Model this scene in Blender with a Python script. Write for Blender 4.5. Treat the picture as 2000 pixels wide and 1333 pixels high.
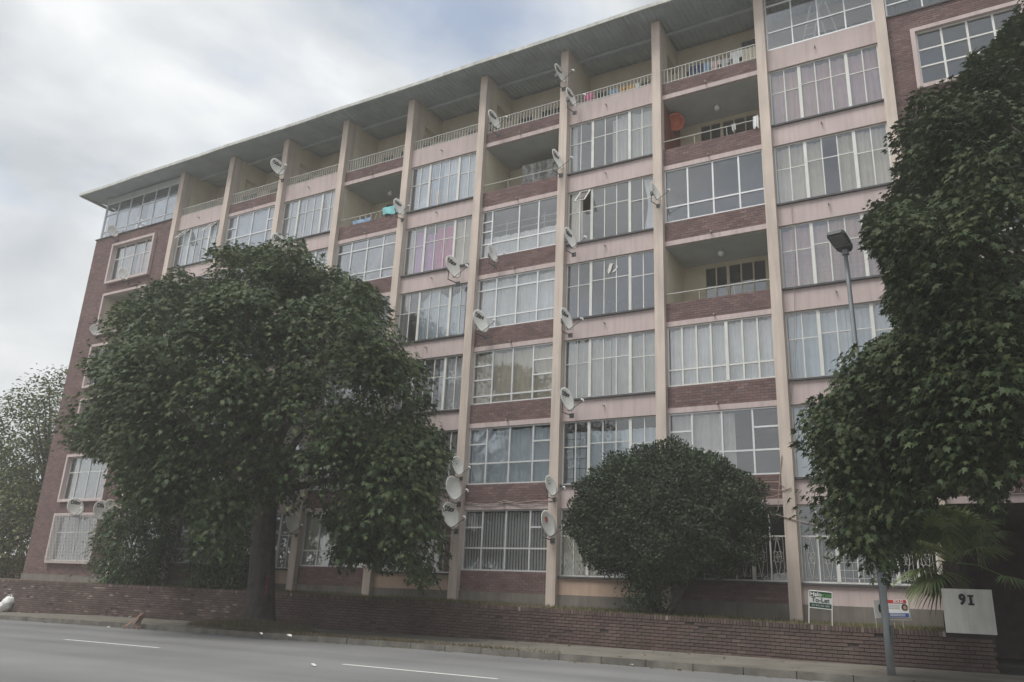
import bpy, math, random
import numpy as np
from mathutils import Vector, Matrix

random.seed(7)
rng = np.random.default_rng(7)
scene = bpy.context.scene
for o in list(bpy.data.objects):
    bpy.data.objects.remove(o)
COL = scene.collection

# ------------------------------------------------------------------ camera
F_PX, YAW, PITCH, ROLL = 1562.778, -0.526, 0.313, 0.045
CAM = np.array([38.267, -23.978, 1.2])


def cam_axes():
    cy, sy, cp, sp = math.cos(YAW), math.sin(YAW), math.cos(PITCH), math.sin(PITCH)
    fwd = np.array([sy * cp, cy * cp, sp])
    right = np.array([cy, -sy, 0.0])
    up = np.cross(right, fwd)
    c, s = math.cos(ROLL), math.sin(ROLL)
    return np.array([c * right + s * up, -s * right + c * up, fwd])


AX = cam_axes()
cam_data = bpy.data.cameras.new('camera')
cam = bpy.data.objects.new('camera', cam_data)
COL.objects.link(cam)
mw = Matrix.Identity(4)
for i in range(3):
    mw[i][0], mw[i][1], mw[i][2], mw[i][3] = AX[0][i], AX[1][i], -AX[2][i], CAM[i]
cam.matrix_world = mw
cam_data.sensor_width = 36.0
cam_data.lens = 36.0 * F_PX / 2000.0
cam_data.clip_end = 2000.0
scene.camera = cam


def px_ray(x, y):
    return AX.T @ np.array([(x - 1000) / F_PX, -(y - 666.5) / F_PX, 1.0])


def on_y(x, y, Y):
    d = px_ray(x, y)
    return CAM + d * (Y - CAM[1]) / d[1]


def on_z(x, y, z):
    d = px_ray(x, y)
    return CAM + d * (z - CAM[2]) / d[2]


def project(P):
    v = (np.asarray(P, float) - CAM) @ AX.T
    return np.stack([1000 + F_PX * v[..., 0] / v[..., 2], 666.5 - F_PX * v[..., 1] / v[..., 2]], -1)


# ------------------------------------------------------------------ world, sun, exposure
SUN_EL, SUN_AZ = math.radians(62), math.radians(205)   # azimuth clockwise from +Y
world = bpy.data.worlds.new('World')
scene.world = world
world.use_nodes = True
nt = world.node_tree
nt.nodes.clear()
N = nt.nodes.new
out = N('ShaderNodeOutputWorld')
bg = N('ShaderNodeBackground')
bg.inputs['Strength'].default_value = 0.1
sky = N('ShaderNodeTexSky')
sky.sky_type = 'NISHITA'
sky.sun_disc = False
sky.sun_elevation = SUN_EL
sky.sun_rotation = SUN_AZ
sky.air_density = 1.2
sky.dust_density = 1.5
tc = N('ShaderNodeTexCoord')
mp = N('ShaderNodeMapping')
mp.inputs['Scale'].default_value = (1.0, 1.0, 2.2)
mp.inputs['Location'].default_value = (3.1, 1.7, 0.4)
nt.links.new(tc.outputs['Generated'], mp.inputs['Vector'])
n1 = N('ShaderNodeTexNoise')
n1.inputs['Scale'].default_value = 2.1
n1.inputs['Detail'].default_value = 7
n1.inputs['Roughness'].default_value = 0.52
n1.inputs['Distortion'].default_value = 0.35
nt.links.new(mp.outputs['Vector'], n1.inputs['Vector'])
r1 = N('ShaderNodeValToRGB')
r1.color_ramp.elements[0].position = 0.32
r1.color_ramp.elements[1].position = 0.5
r1.color_ramp.elements[0].color = (.42, .42, .42, 1)
nt.links.new(n1.outputs['Fac'], r1.inputs['Fac'])
n2 = N('ShaderNodeTexNoise')
n2.inputs['Scale'].default_value = 3.0
n2.inputs['Detail'].default_value = 6
n2.inputs['Roughness'].default_value = 0.5
n2.inputs['Distortion'].default_value = 0.4
nt.links.new(mp.outputs['Vector'], n2.inputs['Vector'])
r2 = N('ShaderNodeValToRGB')
r2.color_ramp.elements[0].position = 0.36
r2.color_ramp.elements[0].color = (3.5, 3.75, 4.0, 1)
r2.color_ramp.elements[1].position = 0.66
r2.color_ramp.elements[1].color = (6.1, 6.2, 6.25, 1)
nt.links.new(n2.outputs['Fac'], r2.inputs['Fac'])
mx = N('ShaderNodeMix')
mx.data_type = 'RGBA'
nt.links.new(r1.outputs['Color'], mx.inputs['Factor'])
nt.links.new(sky.outputs['Color'], mx.inputs[6])
nt.links.new(r2.outputs['Color'], mx.inputs[7])
nt.links.new(mx.outputs[2], bg.inputs['Color'])
nt.links.new(bg.outputs['Background'], out.inputs['Surface'])

sun_data = bpy.data.lights.new('sun', 'SUN')
sun_data.energy = 1.9
sun_data.angle = math.radians(28)
sun_data.color = (1.0, 0.97, 0.92)
sun = bpy.data.objects.new('sun', sun_data)
COL.objects.link(sun)
sd = Vector((math.sin(SUN_AZ) * math.cos(SUN_EL), math.cos(SUN_AZ) * math.cos(SUN_EL), math.sin(SUN_EL)))
sun.rotation_euler = sd.to_track_quat('Z', 'Y').to_euler()
sun.location = (20, -30, 40)

vs = scene.view_settings
vs.view_transform = 'Standard'
vs.look = 'None'
vs.gamma = 1
vs.use_curve_mapping = False
vs.exposure = 0.78

# ------------------------------------------------------------------ materials
MATS = {}


def mat(name, col, rough=0.85, var=0.18, scale=2.0, bump=0.0, bscale=60, tint=None, tvar=0.3,
        tcol=None, streak=0.0, band=0.0, fine=0.0, metal=0.0, spec=0.3, trans=0.0, tramp=None):
    """procedural surface: world-space noise varies the colour, tint = per-piece variation"""
    m = bpy.data.materials.new(name)
    m.use_nodes = True
    t = m.node_tree
    b = t.nodes['Principled BSDF']
    b.inputs['Roughness'].default_value = rough
    b.inputs['Metallic'].default_value = metal
    b.inputs['Specular IOR Level'].default_value = spec
    L = t.links.new
    geo = t.nodes.new('ShaderNodeNewGeometry')

    def noise(sc, det=5, vec=None):
        n = t.nodes.new('ShaderNodeTexNoise')
        n.inputs['Scale'].default_value = sc
        n.inputs['Detail'].default_value = det
        L(vec or geo.outputs['Position'], n.inputs['Vector'])
        return n.outputs['Fac']

    def ramp(f, lo, hi, a=0.3, z=0.7):
        r = t.nodes.new('ShaderNodeMapRange')
        r.inputs[1].default_value, r.inputs[2].default_value = a, z
        r.inputs[3].default_value, r.inputs[4].default_value = lo, hi
        L(f, r.inputs[0])
        return r.outputs[0]

    def mul(a, bb):
        q = t.nodes.new('ShaderNodeMath')
        q.operation = 'MULTIPLY'
        L(a, q.inputs[0])
        L(bb, q.inputs[1])
        return q.outputs[0]

    fac = ramp(noise(scale), 1 - var, 1 + var)
    if fine:
        fac = mul(fac, ramp(noise(90, 3), 1 - fine, 1 + fine))
    if streak:
        mpn = t.nodes.new('ShaderNodeMapping')
        mpn.inputs['Scale'].default_value = (7, 7, 0.5)
        L(geo.outputs['Position'], mpn.inputs['Vector'])
        fac = mul(fac, ramp(noise(1.0, 4, mpn.outputs[0]), 1 - streak, 1.03, 0.3, 0.55))
    if band:
        mpb = t.nodes.new('ShaderNodeMapping')
        mpb.inputs['Scale'].default_value = (.05, .75, 1)
        L(geo.outputs['Position'], mpb.inputs['Vector'])
        fac = mul(fac, ramp(noise(1.0, 4, mpb.outputs[0]), 1 - band, 1 + band, .3, .7))
    tf = None
    if tint == 'attr':
        a = t.nodes.new('ShaderNodeAttribute')
        a.attribute_name = 'tint'
        tf = a.outputs['Fac']
    elif tint == 'object':
        a = t.nodes.new('ShaderNodeObjectInfo')
        tf = a.outputs['Random']
    base = t.nodes.new('ShaderNodeRGB')
    base.outputs[0].default_value = (*col, 1)
    csock = base.outputs[0]
    if tf is not None:
        fac = mul(fac, ramp(tf, 1 - tvar, 1 + tvar, 0, 1))
        if tramp:
            cr = t.nodes.new('ShaderNodeValToRGB')
            els = cr.color_ramp.elements
            while len(els) < len(tramp):
                els.new(0.5)
            for e, (p, c) in zip(els, tramp):
                e.position = p
                e.color = (*c, 1)
            # second hash of the tint so brightness and hue vary apart
            h = t.nodes.new('ShaderNodeMath')
            h.operation = 'MULTIPLY'
            h.inputs[1].default_value = 37.13
            L(tf, h.inputs[0])
            fr = t.nodes.new('ShaderNodeMath')
            fr.operation = 'FRACT'
            L(h.outputs[0], fr.inputs[0])
            L(fr.outputs[0], cr.inputs['Fac'])
            csock = cr.outputs['Color']
    mixn = t.nodes.new('ShaderNodeVectorMath')
    mixn.operation = 'SCALE'
    L(csock, mixn.inputs[0])
    L(fac, mixn.inputs['Scale'])
    L(mixn.outputs[0], b.inputs['Base Color'])
    if bump:
        bp = t.nodes.new('ShaderNodeBump')
        bp.inputs['Strength'].default_value = bump
        bp.inputs['Distance'].default_value = 0.02
        L(noise(bscale, 4), bp.inputs['Height'])
        L(bp.outputs[0], b.inputs['Normal'])
    if trans:
        tr = t.nodes.new('ShaderNodeBsdfTranslucent')
        L(mixn.outputs[0], tr.inputs['Color'])
        ms = t.nodes.new('ShaderNodeMixShader')
        ms.inputs[0].default_value = trans
        L(b.outputs[0], ms.inputs[1])
        L(tr.outputs[0], ms.inputs[2])
        L(ms.outputs[0], t.nodes['Material Output'].inputs['Surface'])
    MATS[name] = m
    return m


BR = [(0.0, (.148, .094, .089)), (.35, (.172, .108, .102)), (.7, (.15, .106, .104)), (1, (.19, .130, .118))]
mat('pink_paint', (.50, .415, .40), .8, .07, 1.2, .05, 30, streak=.13, fine=.04)
mat('cream_pier', (.56, .48, .42), .8, .08, 1.0, .08, 25, streak=.18, fine=.04)
mat('cream_wall', (.60, .55, .43), .85, .08, 1.5, .03, 30)
mat('ochre_wall', (.46, .345, .27), .85, .12, 1.5, .05, 30, streak=.1)
mat('ceiling_paint', (.42, .45, .45), .9, .08, 1.5)
mat('facade_brick', (.22, .12, .105), .85, .14, 1.3, .2, 80, tint='attr', tvar=.15, tramp=BR, fine=.08)
mat('facade_brick_piece', (.22, .12, .105), .85, .14, 1.3, .2, 80, tint='object', tvar=.15, tramp=BR, fine=.08)
mat('facade_mortar', (.10, .074, .069), .95, .2, 4, .2, 90)
WB = [(0.0, (.092, .066, .06)), (.3, (.118, .08, .071)), (.6, (.102, .076, .07)), (.86, (.13, .094, .081)), (.95, (.165, .122, .10)), (1, (.28, .235, .215))]
mat('wall_brick', (.2, .11, .1), .9, .25, .8, .3, 70, tint='attr', tvar=.22, tramp=WB, fine=.12)
mat('wall_brick_piece', (.2, .11, .1), .9, .25, .8, .3, 70, tint='object', tvar=.12, tramp=WB[:4], fine=.12)
mat('wall_mortar', (.06, .05, .046), .95, .3, 5, .3, 90)
mat('plinth_render', (.175, .16, .14), .9, .2, 1.5, .2, 40, streak=.2)
mat('dark_ledge', (.085, .085, .09), .7, .2, 4)
mat('white_steel', (.64, .64, .61), .5, .08, 3, .05, 60)
mat('aluminium', (.66, .67, .67), .38, .06, 3, metal=.25, spec=.5)
mat('room_paint', (.42, .41, .38), .95, .1, .6)
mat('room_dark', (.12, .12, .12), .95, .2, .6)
mat('slab', (.33, .32, .3), .95, .1, .8)
mat('roof_sheet', (.44, .50, .53), .6, .12, 1.3, spec=.4)
mat('fascia', (.50, .51, .48), .8, .18, 2.5, .1, 40, streak=.2)
mat('rail_paint', (.56, .56, .52), .5, .1, 4)
mat('bar_dark', (.03, .03, .032), .5, .1, 4)
mat('bar_grey', (.45, .46, .45), .5, .1, 4)
mat('dish_white', (.74, .74, .70), .5, .07, 4, spec=.4)
mat('dish_arm', (.10, .105, .11), .5, .1, 4)
mat('dish_lnb', (.7, .7, .68), .4, .05, 4)
mat('print_black', (.03, .03, .035), .7, .05, 4)
mat('print_red', (.45, .12, .10), .7, .1, 4)
mat('asphalt', (.18, .181, .18), .88, .13, .3, .35, 120, fine=.14, band=.14, spec=.25)
mat('pavement', (.16, .148, .125), .95, .22, 1.1, .3, 60, fine=.12)
mat('kerb_concrete', (.135, .127, .112), .95, .35, 2.5, .3, 50, fine=.15)
mat('road_paint', (.66, .66, .62), .8, .15, 14)
mat('earth', (.115, .09, .065), .95, .3, 2.5, .5, 30, fine=.2)
mat('grass', (.13, .135, .06), .85, .2, 1.2, tint='attr', tvar=.45, trans=.25,
    tramp=[(0, (.09, .115, .04)), (.5, (.15, .15, .065)), (.8, (.22, .18, .10)), (1, (.12, .15, .05))])
mat('dry_grass', (.17, .14, .09), .9, .2, 1.2, tint='attr', tvar=.4, trans=.2,
    tramp=[(0, (.14, .11, .07)), (.6, (.20, .165, .105)), (1, (.10, .105, .05))])
LF = [(0, (.036, .058, .025)), (.5, (.052, .080, .031)), (.85, (.067, .097, .037)), (1, (.098, .118, .046))]
mat('leaf', (.06, .09, .035), .5, .12, .6, tint='attr', tvar=.2, trans=.2, tramp=LF, spec=.2)
LR_SHADE = [(0, (.030, .046, .021)), (.5, (.042, .060, .026)), (.9, (.054, .073, .030)), (1, (.075, .086, .036))]  # leaf colours darkened to carry the shade on the right tree
mat('leaf_right_shaded', (.06, .09, .035), .55, .12, .6, tint='attr', tvar=.2, trans=.15, tramp=LR_SHADE, spec=.15)
LB = [(0, (.034, .054, .029)), (.5, (.047, .069, .036)), (1, (.070, .094, .048))]
mat('leaf_bush', (.06, .08, .045), .55, .12, .8, tint='attr', tvar=.25, trans=.12, tramp=LB, spec=.2)
LG = [(0, (.06, .085, .028)), (.5, (.085, .112, .036)), (.9, (.11, .135, .045)), (1, (.2, .18, .045))]
mat('leaf_far', (.08, .12, .05), .5, .12, .6, tint='attr', tvar=.25, trans=.18, tramp=LG, spec=.2)
mat('leaf_yellow', (.42, .30, .03), .6, .2, .6, tint='attr', tvar=.3, trans=.3)
mat('leaf_shrub', (.06, .1, .035), .45, .12, .6, tint='attr', tvar=.3, trans=.25,
    tramp=[(0, (.035, .065, .025)), (.6, (.06, .105, .035)), (1, (.11, .16, .05))])
mat('leaf_palm', (.075, .105, .045), .5, .15, 1.5, tint='attr', tvar=.3, trans=.25,
    tramp=[(0, (.13, .19, .075)), (.7, (.19, .25, .10)), (1, (.28, .28, .16))])
mat('bark', (.062, .054, .047), .95, .35, 5, 1.0, 14, streak=.45, fine=.25)
mat('bark_dark', (.06, .05, .045), .95, .3, 3, .6, 25)
mat('galvanised', (.27, .29, .30), .5, .12, 2, metal=.35, spec=.5)
mat('lamp_body', (.10, .105, .11), .5, .1, 3)
mat('lamp_lens', (.22, .23, .24), .25, .1, 3)
mat('sign_white', (.72, .72, .70), .6, .05, 3)
mat('sign_green', (.012, .05, .032), .5, .05, 3)
mat('sign_lime', (.12, .34, .06), .5, .05, 3)
mat('sign_grey', (.5, .52, .52), .6, .05, 3)
mat('sign_red', (.5, .04, .035), .5, .05, 3)
mat('sign_blue', (.03, .09, .32), .5, .05, 3)
mat('skin_print', (.42, .26, .19), .7, .05, 3)
mat('white_plaster', (.66, .65, .61), .9, .10, 1.8, .35, 25, streak=.18, fine=.08)
mat('entrance_floor_shade', (.045, .042, .04), .6, .2, 3)  # near-black floor colour, the shade of the entrance is painted in
mat('letter_metal', (.5, .48, .44), .5, .1, 4)
mat('cardboard', (.30, .16, .13), .9, .2, 8)
mat('plastic_bag', (.72, .72, .70), .45, .08, 6)
mat('paper_scrap', (.62, .61, .57), .9, .1, 10)
mat('cable_pale', (.33, .28, .26), .8, .1, 5)
mat('twig_pale', (.33, .26, .22), .9, .1, 5)
mat('globe_white', (.75, .75, .72), .4, .05, 4)
mat('red_paint', (.15, .035, .025), .9, .6, 14)
mat('neighbour_brick', (.20, .075, .055), .9, .2, 2.0, .2, 40)
mat('orange_enamel', (.55, .14, .07), .5, .12, 5)
for nm, c in dict(c_white=(.70, .72, .72), c_bluewhite=(.60, .68, .74), c_cream=(.60, .56, .46), c_grey=(.42, .43, .42),
                  c_blue=(.24, .36, .50), c_pink=(.52, .12, .28), c_purple=(.40, .15, .42), c_rose=(.55, .42, .40),
                  c_net=(.52, .53, .50), c_red=(.40, .07, .08), c_yellowish=(.52, .53, .40), c_navy=(.06, .08, .14),
                  c_black=(.035, .035, .04), c_orange=(.55, .33, .10), c_hotpink=(.60, .14, .30), c_turq=(.22, .50, .52),
                  c_brown=(.14, .09, .07)).items():
    mat(nm, tuple(min(.86, v * 1.18) for v in c), .9, .06, 3, trans=.1)


def glass_mat():
    m = bpy.data.materials.new('glass')
    m.use_nodes = True
    t = m.node_tree
    t.nodes.clear()
    L = t.links.new
    o = t.nodes.new('ShaderNodeOutputMaterial')
    tr = t.nodes.new('ShaderNodeBsdfTransparent')
    tr.inputs[0].default_value = (1, 1, 1, 1)
    gl = t.nodes.new('ShaderNodeBsdfGlossy')
    gl.inputs['Color'].default_value = (.95, .97, 1, 1)
    gl.inputs['Roughness'].default_value = .015
    fr = t.nodes.new('ShaderNodeFresnel')
    fr.inputs[0].default_value = 1.4
    mr = t.nodes.new('ShaderNodeMapRange')
    mr.inputs[3].default_value, mr.inputs[4].default_value = .08, .8
    L(fr.outputs[0], mr.inputs[0])
    # faint grime keeps the panes from being perfectly clean
    df = t.nodes.new('ShaderNodeBsdfDiffuse')
    df.inputs[0].default_value = (.45, .45, .44, 1)
    geo = t.nodes.new('ShaderNodeNewGeometry')
    nz = t.nodes.new('ShaderNodeTexNoise')
    nz.inputs['Scale'].default_value = 2.2
    nz.inputs['Detail'].default_value = 6
    L(geo.outputs['Position'], nz.inputs['Vector'])
    mr2 = t.nodes.new('ShaderNodeMapRange')
    mr2.inputs[1].default_value, mr2.inputs[2].default_value = .35, .75
    mr2.inputs[3].default_value, mr2.inputs[4].default_value = .0, .04
    L(nz.outputs['Fac'], mr2.inputs[0])
    a = t.nodes.new('ShaderNodeMixShader')
    L(mr2.outputs[0], a.inputs[0])
    L(tr.outputs[0], a.inputs[1])
    L(df.outputs[0], a.inputs[2])
    bb = t.nodes.new('ShaderNodeMixShader')
    L(mr.outputs[0], bb.inputs[0])
    L(a.outputs[0], bb.inputs[1])
    L(gl.outputs[0], bb.inputs[2])
    L(bb.outputs[0], o.inputs['Surface'])
    MATS['glass'] = m


glass_mat()

# ------------------------------------------------------------------ object helpers
WL = {}


def tag(o, label=None, cat=None, group=None, kind=None):
    if label: o['label'] = label
    if cat: o['category'] = cat
    if group: o['group'] = group
    if kind: o['kind'] = kind
    return o


def empty(name, loc):
    o = bpy.data.objects.new(name, None)
    o.empty_display_size = .2
    COL.objects.link(o)
    o.location = loc
    WL[o.name] = np.array(loc, float)
    return o


def link_mesh(name, me, parent, world_loc):
    o = bpy.data.objects.new(name, me)
    COL.objects.link(o)
    w = np.array(world_loc, float)
    if parent is not None:
        o.parent = parent
        o.location = tuple(w - WL[parent.name])
    else:
        o.location = tuple(w)
    WL[o.name] = w
    return o


class MB:
    def __init__(self):
        self.v, self.f, self.t = [], [], []

    def box(self, x0, x1, y0, y1, z0, z1):
        n = len(self.v)
        self.v += [(x0, y0, z0), (x1, y0, z0), (x1, y1, z0), (x0, y1, z0), (x0, y0, z1), (x1, y0, z1), (x1, y1, z1), (x0, y1, z1)]
        self.f += [(n, n + 3, n + 2, n + 1), (n + 4, n + 5, n + 6, n + 7), (n, n + 1, n + 5, n + 4), (n + 1, n + 2, n + 6, n + 5),
                   (n + 2, n + 3, n + 7, n + 6), (n + 3, n, n + 4, n + 7)]
        return self

    def poly(self, pts):
        n = len(self.v)
        self.v += [tuple(p) for p in pts]
        self.f.append(tuple(range(n, n + len(pts))))
        return self

    def prism(self, pts, d):
        """polygon pts extruded along vector d"""
        n = len(self.v); k = len(pts); d = np.array(d)
        self.v += [tuple(p) for p in pts] + [tuple(np.array(p) + d) for p in pts]
        self.f.append(tuple(range(n + k - 1, n - 1, -1)))
        self.f.append(tuple(range(n + k, n + 2 * k)))
        for i in range(k):
            j = (i + 1) % k
            self.f.append((n + i, n + j, n + k + j, n + k + i))
        return self

    def tube(self, path, rad, seg=8, cap=True):
        path = [np.array(p, float) for p in path]
        if not hasattr(rad, '__len__'): rad = [rad] * len(path)
        n0 = len(self.v)
        ref = np.array([0.31, 0.17, 0.93])
        for i, p in enumerate(path):
            a = path[max(i - 1, 0)]; b = path[min(i + 1, len(path) - 1)]
            t = b - a; t = t / (np.linalg.norm(t) + 1e-9)
            u = np.cross(t, ref)
            if np.linalg.norm(u) < .05: u = np.cross(t, (1, 0, 0))
            u /= np.linalg.norm(u)
            w = np.cross(t, u)
            for k in range(seg):
                an = 2 * math.pi * k / seg
                self.v.append(tuple(p + rad[i] * (math.cos(an) * u + math.sin(an) * w)))
        for i in range(len(path) - 1):
            for k in range(seg):
                a = n0 + i * seg + k; b = n0 + i * seg + (k + 1) % seg
                self.f.append((a, b, b + seg, a + seg))
        if cap:
            self.f.append(tuple(n0 + k for k in reversed(range(seg))))
            e = n0 + (len(path) - 1) * seg
            self.f.append(tuple(e + k for k in range(seg)))
        return self

    def sphere(self, c, r, seg=12, rings=8, sz=1.0):
        n = len(self.v)
        for i in range(rings + 1):
            th = math.pi * i / rings
            for k in range(seg):
                ph = 2 * math.pi * k / seg
                self.v.append((c[0] + r * math.sin(th) * math.cos(ph), c[1] + r * math.sin(th) * math.sin(ph), c[2] + r * sz * math.cos(th)))
        for i in range(rings):
            for k in range(seg):
                a = n + i * seg + k; b = n + i * seg + (k + 1) % seg
                self.f.append((a, a + seg, b + seg, b))
        return self

    def build(self, name, m, parent=None, smooth=False, org=None):
        V = np.array(self.v, float)
        c = (V.min(0) + V.max(0)) / 2 if org is None else np.array(org, float)
        if org is None and parent is None:
            c[2] = V[:, 2].min()
        me = bpy.data.meshes.new(name)
        me.from_pydata((V - c).tolist(), [], self.f)
        me.materials.append(MATS[m])
        if smooth:
            me.polygons.foreach_set('use_smooth', [True] * len(me.polygons))
        me.update()
        return link_mesh(name, me, parent, c)


def np_mesh(name, V, Fq, m, parent=None, tint=None, org=None, flat=False):
    """V (n,3), Fq (m,k) equal-size faces, tint per vertex"""
    V = np.asarray(V, np.float64)
    c = (V.min(0) + V.max(0)) / 2 if org is None else np.array(org, float)
    me = bpy.data.meshes.new(name)
    k = Fq.shape[1]
    me.vertices.add(len(V))
    me.vertices.foreach_set('co', (V - c).astype(np.float32).ravel())
    me.loops.add(Fq.size)
    me.loops.foreach_set('vertex_index', Fq.astype(np.int32).ravel())
    me.polygons.add(len(Fq))
    me.polygons.foreach_set('loop_start', np.arange(0, Fq.size, k, dtype=np.int32))
    me.update(calc_edges=True)
    me.validate()
    if flat:
        me.shade_flat()
    if tint is not None:
        a = me.attributes.new('tint', 'FLOAT', 'POINT')
        a.data.foreach_set('value', np.asarray(tint, np.float32))
    me.materials.append(MATS[m])
    return link_mesh(name, me, parent, c)


def text_mesh(body, size, bold=0.0, extrude=0.002, align='CENTER'):
    cu = bpy.data.curves.new('text', 'FONT')
    cu.body = body; cu.size = size; cu.extrude = extrude; cu.offset = bold
    cu.align_x = align; cu.align_y = 'CENTER'
    cu.resolution_u = 3
    ob = bpy.data.objects.new('text', cu)
    COL.objects.link(ob)
    dg = bpy.context.evaluated_depsgraph_get()
    me = bpy.data.meshes.new_from_object(ob.evaluated_get(dg))
    V = np.array([v.co[:] for v in me.vertices]); Fs = [tuple(p.vertices) for p in me.polygons]
    bpy.data.objects.remove(ob); bpy.data.curves.remove(cu); bpy.data.meshes.remove(me)
    return V, Fs


def copy_tree(o, parent=None):
    c = o.copy()
    COL.objects.link(c)
    if parent is not None: c.parent = parent
    for ch in list(o.children):
        copy_tree(ch, c)
    return c


BOXF = np.array([(0, 1, 5, 4), (1, 2, 6, 5), (4, 5, 6, 7), (3, 0, 4, 7), (0, 3, 2, 1)])


def brick_boxes(R, y0, y1):
    """R rows (x0,x1,z0,z1,tint[,dy]) -> verts, faces, tint for a stuff mesh"""
    R = np.array(R)
    n = len(R)
    V = np.zeros((n, 8, 3))
    dy = R[:, 5] if R.shape[1] > 5 else np.zeros(n)
    for i, (a, b, c) in enumerate([(0, y0, 2), (1, y0, 2), (1, y1, 2), (0, y1, 2), (0, y0, 3), (1, y0, 3), (1, y1, 3), (0, y1, 3)]):
        V[:, i, 0] = R[:, a]; V[:, i, 1] = b + (dy if b == y0 else 0); V[:, i, 2] = R[:, c]
    Fq = (np.arange(n)[:, None, None] * 8 + BOXF[None]).reshape(-1, 4)
    return V.reshape(-1, 3), Fq, np.repeat(R[:, 4], 8)


def bond(x0, x1, z0, z1, holes=(), L=.222, H=.073, J=.011):
    """stretcher bond rows clipped to a rectangle and to holes"""
    rows = []
    nz = int(round((z1 - z0) / (H + J)))
    ph = (z1 - z0) / max(nz, 1)
    for r in range(nz):
        za, zb = z0 + r * ph + J * .5, z0 + (r + 1) * ph - J * .5
        zc = (za + zb) / 2
        cuts = sorted([(h[0], h[1]) for h in holes if h[2] < zc < h[3]])
        spans = []; s = x0
        for a, b in cuts:
            if a > s: spans.append((s, a))
            s = max(s, b)
        if s < x1: spans.append((s, x1))
        off = (r % 2) * (L + J) / 2
        for a, b in spans:
            k = math.floor((a - x0 + off) / (L + J))
            x = x0 - off + k * (L + J)
            while x < b:
                p, q = max(x, a), min(x + L, b)
                if q - p > .03: rows.append((p, q, za, zb, random.random()))
                x += L + J
    return rows


# ------------------------------------------------------------------ ground levels
GX = [-150, -60, -20, 2, 8, 16, 26, 36, 60, 150]
GZ = [-2.6, -1.3, -.6, -.2, -.06, .03, .11, .15, .2, .4]


def gz(x): return float(np.interp(x, GX, GZ))


def wtop(x): return float(np.interp(x, [-40, 18, 35, 60], [1.12, 1.12, .95, .95]))


KERB_Y, WALL_Y = -7.1, -3.0
BAYW, PW, PD = 3.733, .316, .20


def sheet(name, y0, y1, dz, m, x0=-150, x1=150, ny=1, step=3.0, kind='structure'):
    xs = np.unique(np.concatenate([np.arange(x0, x1 + .1, step), [g for g in GX if x0 <= g <= x1]]))
    ys = np.linspace(y0, y1, ny + 1)
    V = [(x, y, gz(x) + (dz(y) if callable(dz) else dz)) for y in ys for x in xs]
    nx = len(xs)
    Fq = np.array([(j * nx + i, j * nx + i + 1, (j + 1) * nx + i + 1, (j + 1) * nx + i) for j in range(ny) for i in range(nx - 1)])
    o = np_mesh(name, np.array(V), Fq, m)
    return tag(o, kind=kind)


sheet('ground', -200, 200, -.42, 'earth', -200, 200, 1, 10)
sheet('road', -21.6, KERB_Y, lambda y: -.13 + .05 * math.sin(math.pi * (y + 21.6) / 14.5) * 0, 'asphalt', ny=6)
pav = sheet('pavement', KERB_Y + .14, WALL_Y + .05, 0.0, 'pavement', ny=2)
sheet('opposite_pavement', -30, -21.74, 0.0, 'pavement', ny=2)
# pavement edge below the kerb line and expansion joints
for side, ya, yb in (('near', -21.74, -21.6), ('far', KERB_Y, KERB_Y + .14)):
    me_k = {}
    for i in range(-24 if side == 'far' else -5, 62 if side == 'far' else 12):
        L = 1.0 if side == 'far' else 4.0
        xa = i * L
        xm = xa + L / 2
        tilt = math.atan2(gz(xa + L) - gz(xa), L)
        if side not in me_k:
            b = MB()
            hh = .008
            b.box(-L / 2 + .008, L / 2 - .008, -.07, .07, -.30, .0)
            # rounded front arris
            b.v = [(x, y + (.025 if (z > -.01 and ((y < 0) == (side == 'far'))) else 0), z) for x, y, z in b.v]
            me = bpy.data.meshes.new('kerb_stone')
            me.from_pydata(b.v, [], b.f); me.materials.append(MATS['kerb_concrete'])
            me_k[side] = me
        o = link_mesh('kerb_stone', me_k[side], pav, (xm, (ya + yb) / 2 + random.uniform(-.006, .006), gz(xm) + .006 + random.uniform(-.008, .004)))
        o.rotation_euler = (random.uniform(-.015, .015), -tilt, random.uniform(-.004, .004))

# lane dashes: painted sheets on the asphalt
pp = [on_z(110, 1262, -.16), on_z(320, 1277, -.14), on_z(670, 1307, -.08), on_z(960, 1333, -.06)]
for k in range(-4, 4):
    xa = 20.2 + k * 8.0
    me = MB()
    y = -12.15 + .012 * (xa - 25)
    n = 6
    for i in range(n):
        u, w = xa + i * 3.2 / n, xa + (i + 1) * 3.2 / n
        me.poly([(u, y - .055, gz(u) - .125), (w, y - .055, gz(w) - .125), (w, y + .055, gz(w) - .125), (u, y + .055, gz(u) - .125)])
    o = me.build('lane_marking', 'road_paint')
    tag(o, kind='structure')

# ------------------------------------------------------------------ terrace behind the retaining wall
xs = np.arange(-40, 38.4, 1.0)
V, Fq = [], []
for x in xs:
    V += [(x, WALL_Y + .2, wtop(x) - .05), (x, -1.4, wtop(x) + .0), (x, .4, wtop(x) + .04), (x, 30, wtop(x) + .04)]
for i in range(len(xs) - 1):
    for j in range(3):
        a = i * 4 + j
        Fq.append((a, a + 4, a + 5, a + 1))
tag(np_mesh('terrace', np.array(V), np.array(Fq), 'earth'), kind='structure')

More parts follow.
